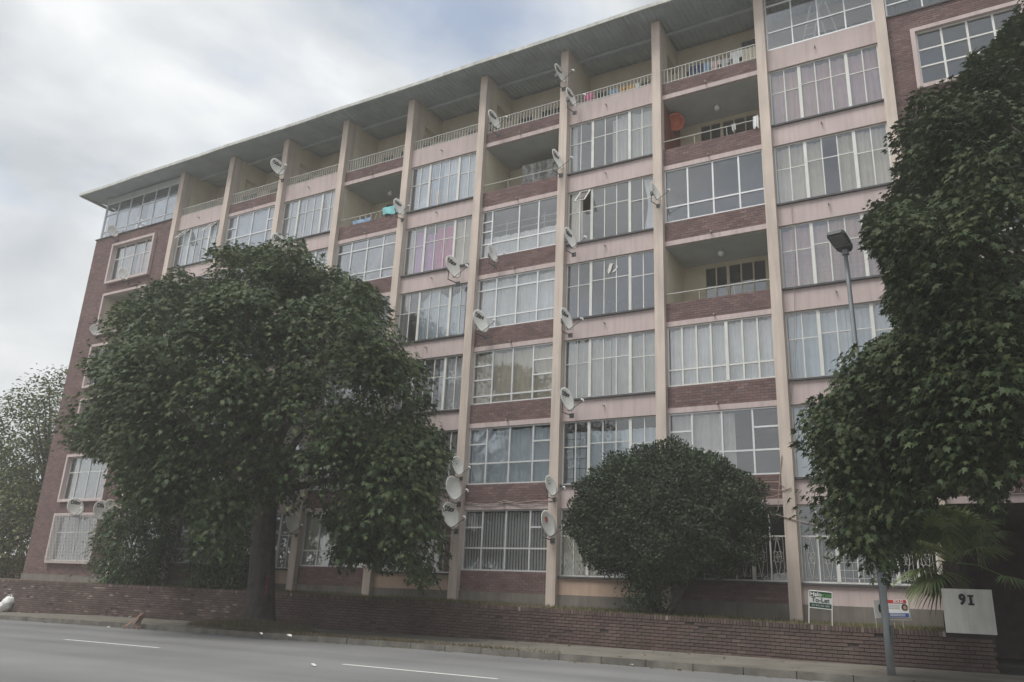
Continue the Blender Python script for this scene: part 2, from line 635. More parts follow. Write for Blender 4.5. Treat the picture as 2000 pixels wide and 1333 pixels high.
# ------------------------------------------------------------------ retaining wall
wall = empty('retaining_wall', (18, WALL_Y, 0))
tag(wall, 'long low brick retaining wall with soldier course coping beside the pavement', 'wall')
mcore = MB()
xs = np.arange(-40, 38.31, .87)
xs[-1] = 38.32
V, Fq = [], []
for x in xs:
    t = wtop(x) - .006
    V += [(x, WALL_Y + .026, -1.2), (x, WALL_Y + .026, t), (x, WALL_Y + .215, t), (x, WALL_Y + .215, -1.2)]
for i in range(len(xs) - 1):
    for j in range(3):
        a = i * 4 + j
        Fq.append((a, a + 4, a + 5, a + 1))
e = (len(xs) - 1) * 4
Fq.append((e, e + 3, e + 2, e + 1))
np_mesh('mortar_core', np.array(V), np.array(Fq)[:, ::-1], 'wall_mortar', wall)
rows = []
PIT, SOLD = .083, .115
for r in range(18):
    off = (r % 2) * .1165
    x = -26 + off
    while x < 38.35:
        L = .222
        xe = min(x + L, 38.35)
        xm = (x + xe) / 2
        zt = wtop(xm) - SOLD - r * PIT - .005
        zb = zt - .066
        weep = (random.random() < .012) or (r == 9 and int(x * 2.1) % 9 == 0)
        if zt > gz(xm) + .01 and xe - x > .05 and not weep:
            big = x < 17 and random.random() < .8
            rows.append((x, xe, zb, zt, random.random() if x < 16 else random.choice((.1, .2, .3, .45)) / 37.13 + random.randint(3, 30) / 37.13, random.uniform(-.004, .003)))
        x += .233
near = [q for q in rows if q[0] > 20]
near.sort(key=lambda q: -q[0])
piece = near[:270]
pset = set(id(q) for q in piece)
rest = [q for q in rows if id(q) not in pset]
cop = []
x = -26.0
while x < 37.42:
    zt = wtop(x)
    cop.append((x, x + .068, zt - SOLD + .006, zt + random.uniform(-.004, .004), random.random() * .85, -.012 + random.uniform(-.004, .004)))
    x += .079
V, Fq, T = brick_boxes([q for q in rest] + cop, WALL_Y, WALL_Y + .1)
# the coping bricks run through to the back of the wall
k0 = len(rest) * 8
ymask = V[k0:, 1] > WALL_Y + .05
V[k0:, 1][ymask] = WALL_Y + .225
tag(np_mesh('brickwork', V, Fq, 'wall_brick', wall, T, flat=True), kind='stuff')
bm = bpy.data.meshes.new('brick')
b = MB().box(-.5, .5, 0, .1, -.033, .033)
bm.from_pydata(b.v, [], b.f); bm.materials.append(MATS['wall_brick_piece'])
for q in piece:
    o = link_mesh('brick', bm, wall, ((q[0] + q[1]) / 2, WALL_Y + q[5], (q[2] + q[3]) / 2))
    o.scale.x = q[1] - q[0]

# ------------------------------------------------------------------ the apartment block
B = empty('apartment_building', (17.5, 0, 1.05))
tag(B, 'seven storey pink and brick apartment block with tall cream piers and balconies', 'building')
ST = 2.9
SILL, HEAD, WSILL = 1.965, 4.133, 2.108
X_LEFT, X_RIGHT = -2.95, 47.0
DEEP = 4.2


def pier_x(i): return i * BAYW


def bay_x(i): return i * BAYW + PW, (i + 1) * BAYW


# piers
for i in range(1, 11):
    x = pier_x(i)
    b = MB()
    b.box(x, x + PW, -PD, .35, 1.0, 21.98)
    if i <= 9:
        b.v = [(vx + (-.012 if (vz < 2 and vx < x + .01) else .012 if (vz < 2) else 0), vy - (.02 if vz < 2 and vy < 0 else 0), vz) for vx, vy, vz in b.v]
    b.build('pier', 'cream_pier', B)

# floors, party walls, rear wall: the shell the rooms sit in
for k in range(0, 8):
    z = HEAD + ST * (k - 1) if k else 1.0
    if k == 7: continue
    MB().box(X_LEFT + .12, X_RIGHT if k else 37.9, .13, 11, z + .004 if k else .9, z + .30 if k else 1.2).build('floor_slab', 'slab', B)
for i in range(1, 11):
    x = pier_x(i)
    MB().box(x + .07, x + PW - .07, .352, DEEP, 1.2, 19.2).build('party_wall', 'room_paint', B)
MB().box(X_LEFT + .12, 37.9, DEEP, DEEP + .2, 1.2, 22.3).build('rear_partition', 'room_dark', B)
MB().box(X_LEFT, X_RIGHT, 11.0, 11.2, -.5, 22.5).build('rear_wall', 'cream_wall', B)
MB().box(X_LEFT, X_LEFT + .12, .12, 11.0, -.5, 19.46).build('end_wall', 'facade_mortar', B)
MB().box(X_RIGHT, X_RIGHT + .2, -.0, 11.0, -.5, 22.2).build('end_wall', 'facade_mortar', B)

# roof: corrugated sheeting with a fascia along the eave
def roof():
    x0, x1 = -3.75, 48.0
    y0, y1 = -1.0, 12.0
    pit, amp = .19, .028
    xs = np.arange(x0, x1, pit / 6)
    ph = (xs - x0) / pit
    prof = amp * np.sin(2 * np.pi * ph)
    V, Fq = [], []
    ys = [y0, 2.6, y1]
    zy = lambda y: 22.03 + .1 * min(y, 5) - .1 * max(0, y - 5)
    for y in ys:
        for x, p in zip(xs, prof):
            sag = .02 * math.sin(x * .9) + .012 * math.sin(x * 2.3 + 1)
            V.append((x, y, zy(y) + p + sag))
    nx = len(xs)
    for j in range(2):
        for i in range(nx - 1):
            a = j * nx + i
            Fq.append((a, a + 1, a + nx + 1, a + nx))
    # upper skin so the roof has thickness
    n = len(V)
    V += [(x, y, z + .05) for x, y, z in V]
    Fq += [(a + n, d + n, c + n, bb + n) for a, bb, c, d in Fq]
    np_mesh('roof', np.array(V), np.array(Fq), 'roof_sheet', B)
    # fascia gutter board in lengths
    xa = x0 - .03
    k = 0
    while xa < x1:
        xb = min(xa + 2.4, x1)
        s = .02 * math.sin(xa * .9) + .012 * math.sin(xa * 2.3 + 1)
        s2 = .02 * math.sin(xb * .9) + .012 * math.sin(xb * 2.3 + 1)
        b = MB().box(xa, xb - .006, y0 - .075, y0 - .004, 21.91, 22.06)
        b.v = [(x, y, z + (s if x < (xa + xb) / 2 else s2)) for x, y, z in b.v]
        b.build('fascia_board', 'fascia', B)
        xa = xb; k += 1
    b = MB().box(x0 - .03, x0 + .03, y0 + .0, y1, 21.88, 22.04)
    b.v = [(x, y, z + (zy(y) - zy(y0)) * 1.0) for x, y, z in b.v]
    b.build('verge_board', 'fascia', B)
    # purlins under the sheets
    for y in (.75,):
        MB().box(x0 + .1, x1, y - .05, y + .05, zy(y) - .15, zy(y) - .035).build('purlin', 'roof_sheet', B)


roof()

# ---- brickwork of the facade
brick_rows, brick_backs = [], []
panel_pieces = []


def brick_panel(x0, x1, z0, z1, yf=0.0, pieces=False, holes=()):
    # recessed mortar bed
    if pieces:
        bk = MB().box(x0, x1, yf + .009, yf + .11, z0, z1).build('brick_panel', 'facade_mortar', B)
        panel_pieces.append((bk, bond(x0, x1, z0, z1), yf))
    else:
        R = bond(x0, x1, z0, z1, holes)
        brick_rows.extend([r + (yf,) for r in R])
        if not holes:
            MB().box(x0, x1, yf + .009, yf + .11, z0, z1).build('brick_panel', 'facade_mortar', B)


def cut_wall(name, m, x0, x1, z0, z1, y0, y1, holes):
    """rectangular wall with rectangular holes, built as bands"""
    zs = sorted(set([z0, z1] + [h[2] for h in holes] + [h[3] for h in holes]))
    b = MB()
    for za, zb in zip(zs[:-1], zs[1:]):
        zc = (za + zb) / 2
        s = x0
        for a, c in sorted([(h[0], h[1]) for h in holes if h[2] < zc < h[3]]):
            if a > s: b.box(s, a, y0, y1, za, zb)
            s = max(s, c)
        if s < x1: b.box(s, x1, y0, y1, za, zb)
    return b.build(name, m, B)


# ---- windows
PANES = {}


def pane_mesh(w, h):
    key = (round(w, 2), round(h, 2))
    if key not in PANES:
        b = MB().box(-w / 2, w / 2, -.003, .003, -h / 2, h / 2)
        me = bpy.data.meshes.new('pane')
        me.from_pydata(b.v, [], b.f)
        me.materials.append(MATS['glass'])
        PANES[key] = me
    return PANES[key]


def curtain(win, x0, x1, z0, z1, y, m, waves=None, swag=0.0, ragged=0.0, seed=0):
    rr = random.Random(seed)
    w = x1 - x0
    n = max(8, int(w * 34))
    nz = 7
    ph = rr.random() * 6
    k1 = (waves or rr.uniform(7, 11)) * 2 * math.pi
    V = []
    for j in range(nz):
        t = j / (nz - 1)
        for i in range(n + 1):
            u = i / n
            xx = x0 + w * u
            if swag:
                cx = x0 + w * (.0 if swag > 0 else 1.0)
                pin = 1 - abs(swag) * math.sin(math.pi * min(1, (1 - t) * 1.0)) ** 2
                xx = cx + (xx - cx) * pin
            yy = y + .05 - .058 * abs(math.sin(k1 * xx * .32 + ph + .4 * math.sin(3 * t + u * 5))) ** .7 + .02 * math.sin(k1 * .21 * xx + ph * 2)
            zz = z0 + (z1 - z0) * t
            if j == nz - 1:
                zz -= ragged * (.5 + .5 * math.sin(u * 9 + ph)) + .012 * abs(math.sin(u * n * .35))
            if j == 0:
                zz += .03 * math.sin(u * 5 + ph) + ragged * .2
            V.append((xx, yy, zz))
    Fq = [(j * (n + 1) + i, j * (n + 1) + i + 1, (j + 1) * (n + 1) + i + 1, (j + 1) * (n + 1) + i) for j in range(nz - 1) for i in range(n)]
    o = np_mesh('curtain', np.array(V), np.array(Fq), m, win)
    o.data.polygons.foreach_set('use_smooth', [True] * len(o.data.polygons))
    return o


def window(x0, x1, z0, z1, y, cols, mat_name='aluminium', fr=.045, depth=.06, open_panes=(), thick=(), tw=.05, mull=.045):
    """cols: list of (weight, [row fractions measured from the top]); thick: indices of mullions drawn wider"""
    b = MB()
    ya, yb = y - depth / 2, y + depth / 2
    b.box(x0, x1, ya, yb, z0, z0 + fr)
    b.box(x0, x1, ya, yb, z1 - fr, z1)
    b.box(x0, x0 + fr, ya, yb, z0 + fr, z1 - fr)
    b.box(x1 - fr, x1, ya, yb, z0 + fr, z1 - fr)
    iw = x1 - x0 - 2 * fr
    ih = z1 - z0 - 2 * fr
    mw = [(.10 if i in thick else mull) for i in range(len(cols) - 1)]
    tot = sum(c[0] for c in cols)
    avail = iw - sum(mw)
    x = x0 + fr
    panes = []
    for i, (wt, cuts) in enumerate(cols):
        w = avail * wt / tot
        tops = [z1 - fr]
        for c in cuts:
            zc = z1 - fr - c * ih
            b.box(x, x + w, ya + .004, yb - .004, zc - tw / 2, zc + tw / 2)
            panes.append((x, x + w, zc + tw / 2, tops[-1]))
            tops.append(zc - tw / 2)
        panes.append((x, x + w, z0 + fr, tops[-1]))
        x += w
        if i < len(cols) - 1:
            ex = .012 if i in thick else 0
            b.box(x, x + mw[i], ya - ex, yb + ex, z0 + fr, z1 - fr)
            x += mw[i]
    win = b.build('window', mat_name, B)
    for i, (a, c, za, zb) in enumerate(panes):
        if c - a < .02 or zb - za < .02: continue
        me = pane_mesh(c - a, zb - za)
        o = link_mesh('pane', me, win, ((a + c) / 2, y + random.uniform(-.004, .004), (za + zb) / 2))
        o.rotation_euler = (random.gauss(0, .007), 0, random.gauss(0, .009))
        if i in open_panes:
            # opened light: sash frame swung out from its top edge
            h = zb - za
            s = MB()
            for q in ((a, c, za, za + .035), (a, c, zb - .035, zb), (a, a + .035, za + .035, zb - .035), (c - .035, c, za + .035, zb - .035)):
                s.box(q[0], q[1], -.015, .015, q[2], q[3])
            an = math.radians(38)
            s.v = [(vx, y - .05 - math.sin(an) * (zb - vz) + vy * math.cos(an), zb - math.cos(an) * (zb - vz) - vy * math.sin(an)) for vx, vy, vz in s.v]
            s.build('sash', 'white_steel', win)
            o.location.y -= math.sin(an) * h / 2 + .05
            o.location.z += (1 - math.cos(an)) * h / 2
            o.rotation_euler = (-an, 0, 0)
    return win


def bars_vertical(win, x0, x1, z0, z1, y, n, m='bar_dark', r=.008):
    b = MB()
    for i in range(n):
        x = x0 + (i + .5) * (x1 - x0) / n
        b.box(x - r, x + r, y - r, y + r, z0, z1)
    b.build('burglar_bars', m, win)


def bars_grid(win, x0, x1, z0, z1, y, nx, nz, m='bar_grey', r=.006):
    b = MB()
    for i in range(nx):
        x = x0 + (i + .5) * (x1 - x0) / nx
        b.box(x - r, x + r, y - r, y + r, z0, z1)
    for i in range(nz):
        z = z0 + (i + .5) * (z1 - z0) / nz
        b.box(x0, x1, y + r, y + 3 * r, z - r, z + r)
    b.build('burglar_bars', m, win)


def bars_diamond(win, x0, x1, z0, z1, y, p=.16, sl=2.2, m='rail_paint', r=.006):
    b = MB()
    H = z1 - z0
    for s in (1, -1):
        dx = H / sl
        x = x0 - dx
        while x < x1 + dx:
            xa, xb = (x, x + dx) if s > 0 else (x + dx, x)
            # clip to the opening
            t0, t1 = 0.0, 1.0
            for lim, sg in ((x0, 1), (x1, -1)):
                fa, fb = sg * (xa - lim), sg * (xb - lim)
                if fa < 0 and fb < 0: t0 = 2
                elif fa < 0: t0 = max(t0, -fa / (fb - fa))
                elif fb < 0: t1 = min(t1, fa / (fa - fb))
            if t1 - t0 > .02 and t0 < 1:
                b.tube([(xa + (xb - xa) * t0, y + s * r, z0 + H * t0), (xa + (xb - xa) * t1, y + s * r, z0 + H * t1)], r, 4, False)
            x += p
    b.build('burglar_bars', m, win)


def bars_scroll(win, x0, x1, z0, z1, y, m='rail_paint', r=.008):
    """wrought panel: tall diamonds crossing at a ring of scrolls"""
    b = MB()
    cx, cz = (x0 + x1) / 2, (z0 + z1) / 2
    hw, hh = (x1 - x0) / 2 - .03, (z1 - z0) / 2 - .04
    for s in (1, -1):
        b.tube([(cx, y, cz + s * hh), (cx - hw * .55, y, cz), (cx - hw * .0, y, cz - s * .02)], r, 5)
        b.tube([(cx, y, cz + s * hh), (cx + hw * .55, y, cz), (cx + hw * .0, y, cz - s * .02)], r, 5)
        for q in (1, -1):
            pts = []
            for i in range(14):
                a = i / 13 * 1.5 * math.pi
                rad = .075 * (1 - .45 * i / 13)
                pts.append((cx + q * (hw * .45 + rad * math.cos(a) - .03), y + .004, cz + s * (.085 + rad * math.sin(a))))
            b.tube(pts, r * .8, 4)
            pts = [(cx + q * hw * (1 - abs(t) * .0) * .9, y, cz + s * hh * t) for t in (.0, .5, 1.0)]
            b.tube(pts, r * .7, 4)
            pts = []
            for i in range(12):
                a = i / 11 * 1.6 * math.pi
                rad = .06 * (1 - .4 * i / 11)
                pts.append((cx + q * (hw * .5 + rad * math.cos(a)), y + .004, cz + s * (hh - .07 + rad * math.sin(a) * .8)))
            b.tube(pts, r * .7, 4)
    b.build('burglar_bars', m, win)


# curtain recipes: (kind, material, extra)
PINKC = {(9, 5): ('full', 'c_rose'), (9, 4): ('part', 'c_cream'), (9, 3): ('full', 'c_rose'), (9, 2): ('full', 'c_bluewhite'), (9, 1): ('sides', 'c_bluewhite'),
         (9, 0): ('none', ''), (7, 5): ('right', 'c_net'), (7, 4): ('ends', 'c_white'), (7, 3): ('none', ''), (7, 2): ('full', 'c_net'),
         (7, 1): ('low', 'c_bluewhite'), (7, 0): ('full', 'c_yellowish'), (5, 5): ('mixblue', 'c_bluewhite'), (5, 4): ('pink', ''), (5, 3): ('ragged', 'c_bluewhite'),
         (5, 2): ('rightpart', 'c_white'), (5, 1): ('full', 'c_net'), (5, 0): ('full', 'c_rose'), (3, 5): ('swags', 'c_white'), (3, 4): ('full', 'c_white'),
         (3, 0): ('full', 'c_grey'), (1, 5): ('part', 'c_bluewhite'), (1, 0): ('none', '')}


def dress(win, key, x0, x1, z0, z1, y, kind, m):
    s = hash(key) % 9999
    yc = y + .12
    w = x1 - x0
    zt, zb = z1 - .06, z0 + .04
    C = lambda a, b_, mm, **k: curtain(win, x0 + w * a, x0 + w * b_, k.pop('zb', zb), k.pop('zt', zt), yc, mm, seed=s + int(a * 97), **k)
    if kind == 'full':
        C(.02, .5, m, ragged=.05); C(.5, .98, m, ragged=.04)
    elif kind == 'part':
        C(.02, .42, m); C(.56, .98, m)
    elif kind == 'sides':
        C(.02, .3, m); C(.66, .98, m)
    elif kind == 'ends':
        C(.01, .16, 'c_cream'); C(.86, .98, m, swag=-.35)
    elif kind == 'right':
        C(.5, .98, m, ragged=.1); C(.0, .08, m)
    elif kind == 'rightpart':
        C(.62, .95, m); C(0, .1, m)
    elif kind == 'low':
        C(.03, .97, m, zt=zt - .28, ragged=.03)
    elif kind == 'mixblue':
        C(.02, .3, m); C(.32, .46, 'c_blue', zt=zt); C(.46, .98, m); C(.36, .46, 'c_rose', zt=zb + .8)
    elif kind == 'pink':
        C(.02, .13, 'c_grey'); C(.12, .3, 'c_purple', zt=zt - .1); C(.28, .46, 'c_purple', zt=zt - .3); C(.44, .67, 'c_pink', zt=zt - .1); C(.66, .98, 'c_cream')
    elif kind == 'ragged':
        C(.28, .9, m, ragged=.35); C(.02, .1, 'c_grey')
    elif kind == 'swags':
        C(.02, .34, m); C(.36, .74, m, swag=.25); C(.72, .98, m, swag=-.25)
    elif kind == 'half':
        C(.02, .6, m)
    elif kind == 'lownet':
        C(.02, .98, m, zt=z0 + (z1 - z0) * .45)


SIDE, CEN = [.405], [.36]
STEEL = [(1, SIDE), (1, SIDE), (1.04, CEN), (1.04, CEN), (1.04, CEN), (1, SIDE), (1, SIDE)]


def steel_window(i, k):
    x0, x1 = bay_x(i)
    z0, z1 = SILL + ST * k + .035, HEAD + ST * k
    op = ()
    if (i, k) == (1, 5): op = (2, 10)
    if (i, k) == (7, 4): op = (2,)
    win = window(x0 + .012, x1 - .012, z0, z1 - .004, .10, STEEL, 'white_steel', .045, .05, op, thick=(1, 4), tw=.03, mull=.033)
    lg = MB()
    lg.box(x0 + .004, x1 - .004, -.075, .13, z0 - .062, z0 - .004)
    lg.build('ledge', 'dark_ledge', win)
    kind, m = PINKC.get((i, k), (random.choice(['full', 'part', 'full', 'low']), random.choice(['c_white', 'c_net', 'c_bluewhite', 'c_cream'])))
    dress(win, (i, k), x0, x1, z0, z1, .10, kind, m)
    iw = (x1 - x0)
    if (i, k) == (9, 3): bars_grid(win, x0 + .05, x1 - .05, z0 + .05, z0 + 1.3, .16, 1, 8, 'bar_grey', .006)
    if (i, k) == (7, 1): bars_grid(win, x0 + .05, x0 + iw * .28, z0 + .05, z1 - .1, .16, 4, 6, 'bar_dark', .006)
    if k == 0:
        zz0, zz1 = z0 + .05, z0 + (z1 - z0) * .6
        for c in range(7):
            a = x0 + .06 + c * (iw - .12) / 7
            e = a + (iw - .12) / 7
            if i == 9:
                if c in (0, 1, 5, 6): bars_scroll(win, a + .02, e - .02, zz0, zz1, .06)
                else: bars_grid(win, a + .02, e - .02, zz0, zz1, .06, 2, 6, 'rail_paint', .006)
            elif i in (7, 1):
                if c in (0, 1, 2) or i == 1: bars_diamond(win, a + .02, e - .02, zz0, zz1, .06, .13, 1.7)
    return win


# ---- bays
AL4 = [(1, [.72]), (1.1, [.72]), (1.1, [.72]), (1, [.72])]
AL43 = [(1, [.22, .8]), (1.1, [.22, .8]), (1.1, [.22, .8]), (1, [.22, .8])]
ALS2 = [(.86, [.28, .64]), (1.12, [.64]), (1.12, [.64]), (.9, [.28, .64])]
ALS3 = [(.86, [.27, .55, .87]), (.9, [.87]), (.9, [.87]), (.92, [.27, .55, .87])]
AL7 = [(1, [.74])] * 7
ALM = [(.5, [.22, .44, .72]), (1.45, [.72]), (1, [.72]), (1, [.72])]
BRICK_SPEC = {
    8: {0: ('steel0',), 1: (ALS2, 'half', 'c_net'), 2: (AL7, 'full', 'c_white'), 3: 'open', 4: (AL4, 'none', ''), 5: 'open', 6: 'open6'},
    6: {0: (ALS2, 'full', 'c_white'), 1: (ALS2, 'full', 'c_bluewhite'), 2: (ALS3, 'full', 'c_cream'), 3: (AL43, 'full', 'c_white'), 4: (ALM, 'lownet', 'c_white'), 5: 'open', 6: 'open6'},
    4: {0: (AL4, 'full', 'c_yellowish'), 1: (ALS2, 'full', 'c_white'), 2: (AL4, 'full', 'c_net'), 3: (AL4, 'part', 'c_white'), 4: (AL43, 'none', ''), 5: 'open', 6: 'open6'},
    2: {0: (AL4, 'full', 'c_net'), 1: (AL4, 'full', 'c_white'), 2: (AL4, 'part', 'c_white'), 3: (AL4, 'full', 'c_cream'), 4: (ALS2, 'full', 'c_white'), 5: ([(.6, [.33, .62]), (1, [.62]), (1, [.62]), (.55, [.33, .62])], 'full', 'c_bluewhite'), 6: 'open6'}}


def railing(x0, x1, zt, zb, y, step=.135, gaps=()):
    b = MB()
    b.box(x0 - .01, x1 + .01, y - .022, y + .022, zt - .03, zt)
    x = x0 + step / 2
    while x < x1:
        b.box(x - .011, x + .011, y - .011, y + .011, zb - .02, zt - .03)
        x += step
    b.box(x0, x1, y - .014, y + .014, zb + .04, zb + .065)
    return b.build('railing', 'rail_paint', B)


BACK_Y = 2.0


def back_window(x0, x1, z0, z1, y, m='cream_pier', dark=True):
    w = window(x0, x1, z0, z1, y, [(1, [.46]), (1, [.46]), (1.1, [.46]), (1.1, [.46]), (1.1, [.46]), (1, [.4])], 'cream_wall', .05, .06, thick=(1, 4), tw=.04, mull=.04)
    return w


for i in range(1, 10):
    x0, x1 = bay_x(i)
    if i % 2:      # ---- pink bays
        for k in range(0, 6):
            steel_window(i, k)
            za = HEAD + ST * k
            zb = SILL + ST * (k + 1) - .03
            if k == 5: zb = 19.44
            MB().box(x0 - .02, x1 + .02, 0, .125, za, zb).build('spandrel', 'pink_paint', B)
            # overflow spout
            MB().tube([(x0 + 1.55, -.13, za + .42), (x0 + 1.55, .02, za + .45)], .022, 8).build('overflow_pipe', 'cable_pale', B)
        MB().box(x0 - .02, x1 + .02, 0, .125, 1.43, SILL - .03).build('spandrel', 'ochre_wall' if i < 9 else 'pink_paint', B)
        if i == 9:
            win = window(x0 + .01, x1 - .01, 19.47, 21.97, .06, [(1, [.26, .72]), (1, [.26, .72]), (1, [.26, .72]), (1, [.26, .72])], 'aluminium', .05, .06, tw=.05)
        else:
            railing(x0, x1, 19.92, 19.45, .05)
    else:          # ---- brick bays
        sp = BRICK_SPEC[i]
        for k in range(0, 7):
            zb_w = WSILL + ST * k
            z_head = HEAD + ST * k
            # beam over the opening, then brick up to the next sill
            if k < 6:
                MB().box(x0 - .02, x1 + .02, -.012, .125, z_head, z_head + .17).build('beam', 'pink_paint', B)
                top = WSILL + ST * (k + 1) - (.05 if sp[k + 1] in ('open', 'open6') else .0)
                if sp[k + 1] == 'open6': top = 19.30
                brick_panel(x0, x1, z_head + .17, top, 0.0, pieces=(i == 8 and k in (0, 1)) or (i == 6 and k == 0 and False))
                MB().tube([(x0 + 1.62, -.16, z_head + .2), (x0 + 1.6, .02, z_head + .2)], .028, 8).build('overflow_pipe', 'cable_pale', B)
            s = sp[k]
            if s == 'open':
                b = MB()
                zt = zb_w + .27
                b.tube([(x0 - .01, -.02, zt), (x1 + .01, -.02, zt)], .017, 6)
                for q in (.33, .66):
                    b.tube([(x0 + (x1 - x0) * q, .05, zb_w - .1), (x0 + (x1 - x0) * q, -.02, zt)], .011, 6)
                b.build('railing', 'rail_paint', B)
                # balcony recess
                zf = z_head - ST + .31
                zc = z_head
                MB().box(x0 - .02, x0 + .012, .13, BACK_Y, zf, zc).build('balcony_side_wall', 'cream_wall' if (i, k) != (8, 5) else 'neighbour_brick', B)
                MB().box(x1 - .012, x1 + .02, .13, BACK_Y, zf, zc).build('balcony_side_wall', 'cream_wall', B)
                MB().box(x0, x1, .13, BACK_Y, zc - .02, zc).build('balcony_ceiling', 'ceiling_paint', B)
                cut_wall('balcony_rear_wall', 'cream_wall', x0, x1, zf, zc - .02, BACK_Y, BACK_Y + .1, [(x0 + .75, x1 - .06, zf + .75, zc - .12)])
                back_window(x0 + .75, x1 - .06, zf + .75, zc - .12, BACK_Y + .05)
            elif s == 'open6':
                railing(x0, x1, 19.92, 19.30, .05)
            elif s[0] == 'steel0':
                win = window(x0 + .012, x1 - .012, zb_w - .1, z_head - .004, .10, STEEL, 'white_steel', .045, .05, thick=(1, 4), tw=.03, mull=.033)
                MB().box(x0 + .004, x1 - .004, -.075, .13, zb_w - .165, zb_w - .104).build('ledge', 'dark_ledge', win)
                iw = x1 - x0
                for c in range(7):
                    a = x0 + .06 + c * (iw - .12) / 7
                    bars_scroll(win, a + .02, a + (iw - .12) / 7 - .02, zb_w - .04, zb_w + 1.2, .06)
            else:
                win = window(x0 + .012, x1 - .012, zb_w, z_head - .004, .07, s[0], 'aluminium' if i != 8 or k != 2 else 'white_steel', .05, .07, tw=.055, mull=.055,
                             thick=(3,) if s[0] is AL7 else ())
                dress(win, (i, k), x0, x1, zb_w, z_head, .07, s[1], s[2])
                if (i, k) == (6, 0): bars_vertical(win, x0 + .06, x1 - .06, zb_w + .05, z_head - .05, .115, 30)
                if (i, k) == (4, 0): bars_grid(win, x0 + .06, x1 - .06, zb_w + .05, z_head - .05, .115, 14, 16, 'bar_grey', .006)
                if (i, k) == (6, 4): bars_grid(win, x0 + .06, x1 - .06, zb_w + .6, z_head - .3, .5, 2, 4, 'rail_paint', .015)
        brick_panel(x0, x1, 1.43, WSILL - .003 if i != 8 else WSILL - .17, 0.0, pieces=(i == 8))
        # plinth and low grey strip
    MB().box(x0 - .02, x1 + .02, -.05, .126, .9, 1.43).build('plinth', 'plinth_render', B)

# top floor: back wall with doors and dividing walls
holes = []
for i in range(1, 10):
    x0, x1 = bay_x(i)
    holes += [(x0 + .25, x0 + 1.05, 19.35, 21.15), (x0 + 1.35, x1 - .25, 19.75, 21.2)]
cut_wall('top_floor_rear_wall', 'cream_wall', 3.9, 37.4, 19.1, 22.15, BACK_Y, BACK_Y + .12, holes)
for i in range(1, 10):
    x0, x1 = bay_x(i)
    d = window(x0 + .25, x0 + 1.05, 19.35, 21.15, BACK_Y + .05, [(1, [.5])], 'cream_wall', .06, .05)
    w = window(x0 + 1.35, x1 - .25, 19.75, 21.2, BACK_Y + .05, [(1, [.35]), (1, [.35]), (1, [.35])], 'cream_wall', .05, .05)
for i in range(1, 11):
    x = pier_x(i)
    if i in (1, 4, 7, 10):
        MB().box(x + .02, x + PW - .02, .352, BACK_Y - .003, 19.1, 22.12).build('dividing_wall', 'cream_wall', B)
    else:
        b = MB()
        b.box(x + .03, x + PW - .03, .352, .72, 19.1, 22.05)
        b.box(x + .03, x + PW - .03, .72, BACK_Y - .003, 21.15, 22.1)
        b.box(x + .03, x + PW - .03, .72, BACK_Y - .003, 19.1, 19.9)
        b.build('dividing_wall', 'cream_wall', B)

# ---- left corner bay: brick with framed openings
XA, XB = X_LEFT, BAYW
fx0, fx1 = -1.12, 2.42
h0 = []
for k in range(6):
    h0.append((fx0 + .1, fx1 - .1, 2.03 + ST * k, 4.22 + ST * k))
brick_panel(XA, XB, 1.43, 19.42, 0.0, holes=h0)
cut_wall('corner_wall', 'facade_mortar', XA + .001, XB, 1.43, 19.42, .009, .12, h0)
MB().box(XA - .02, XB, -.05, .126, .9, 1.43).build('plinth', 'plinth_render', B)
MB().box(XA - .06, XB - .01, -.05, .3, 19.42, 19.47).build('coping', 'dark_ledge', B)
G3 = [(1, [.36]), (1.2, [.36]), (1.2, [.36]), (1, [.36])]
C0 = {0: ('none', ''), 1: ('full', 'c_yellowish'), 3: ('full', 'c_net'), 5: ('part', 'c_cream')}
for k in range(6):
    z0, z1 = 1.95 + ST * k, 4.30 + ST * k
    b = MB()
    yo = -.17 if k not in (2, 4) else -.10
    t = .13
    b.box(fx0, fx1, yo, .11, z0, z0 + t)
    b.box(fx0, fx1, yo, .11, z1 - t, z1)
    b.box(fx0, fx0 + t, yo, .11, z0 + t, z1 - t)
    b.box(fx1 - t, fx1, yo, .11, z0 + t, z1 - t)
    b.build('window_surround', 'pink_paint', B)
    if k in (2, 4):
        MB().box(fx0 + t - .03, fx0 + t - .002, .11, BACK_Y, z0, z1).build('balcony_side_wall', 'cream_wall', B)
        MB().box(fx1 - t + .002, fx1 - t + .03, .11, BACK_Y, z0, z1).build('balcony_side_wall', 'cream_wall', B)
        MB().box(fx0, fx1, .125, BACK_Y, z1 - t + .002, z1 - t + .03).build('balcony_ceiling', 'ceiling_paint', B)
        MB().box(fx0, fx1, BACK_Y, BACK_Y + .1, z0 - .5, z1).build('balcony_rear_wall', 'cream_wall', B)
    else:
        win = window(fx0 + t + .002, fx1 - t - .002, z0 + t + .002, z1 - t - .002, .07, G3, 'white_steel', .04, .05, tw=.04, mull=.04)
        dress(win, (0, k), fx0 + t, fx1 - t, z0 + t, z1 - t, .07, *C0[k])
        if k == 5: curtain(win, 1.05, 1.45, z0 + .15, z1 - .8, .17, 'c_red', seed=5)
        if k == 0: bars_diamond(win, fx0 + .04, fx1 - .04, z0 + .03, z1 - .03, yo - .02, .12, 2.6, 'sign_white', .008)
        if k == 1: bars_grid(win, fx0 + .15, fx1 - .15, z0 + .15, z1 - .15, .13, 3, 12, 'bar_grey', .004)
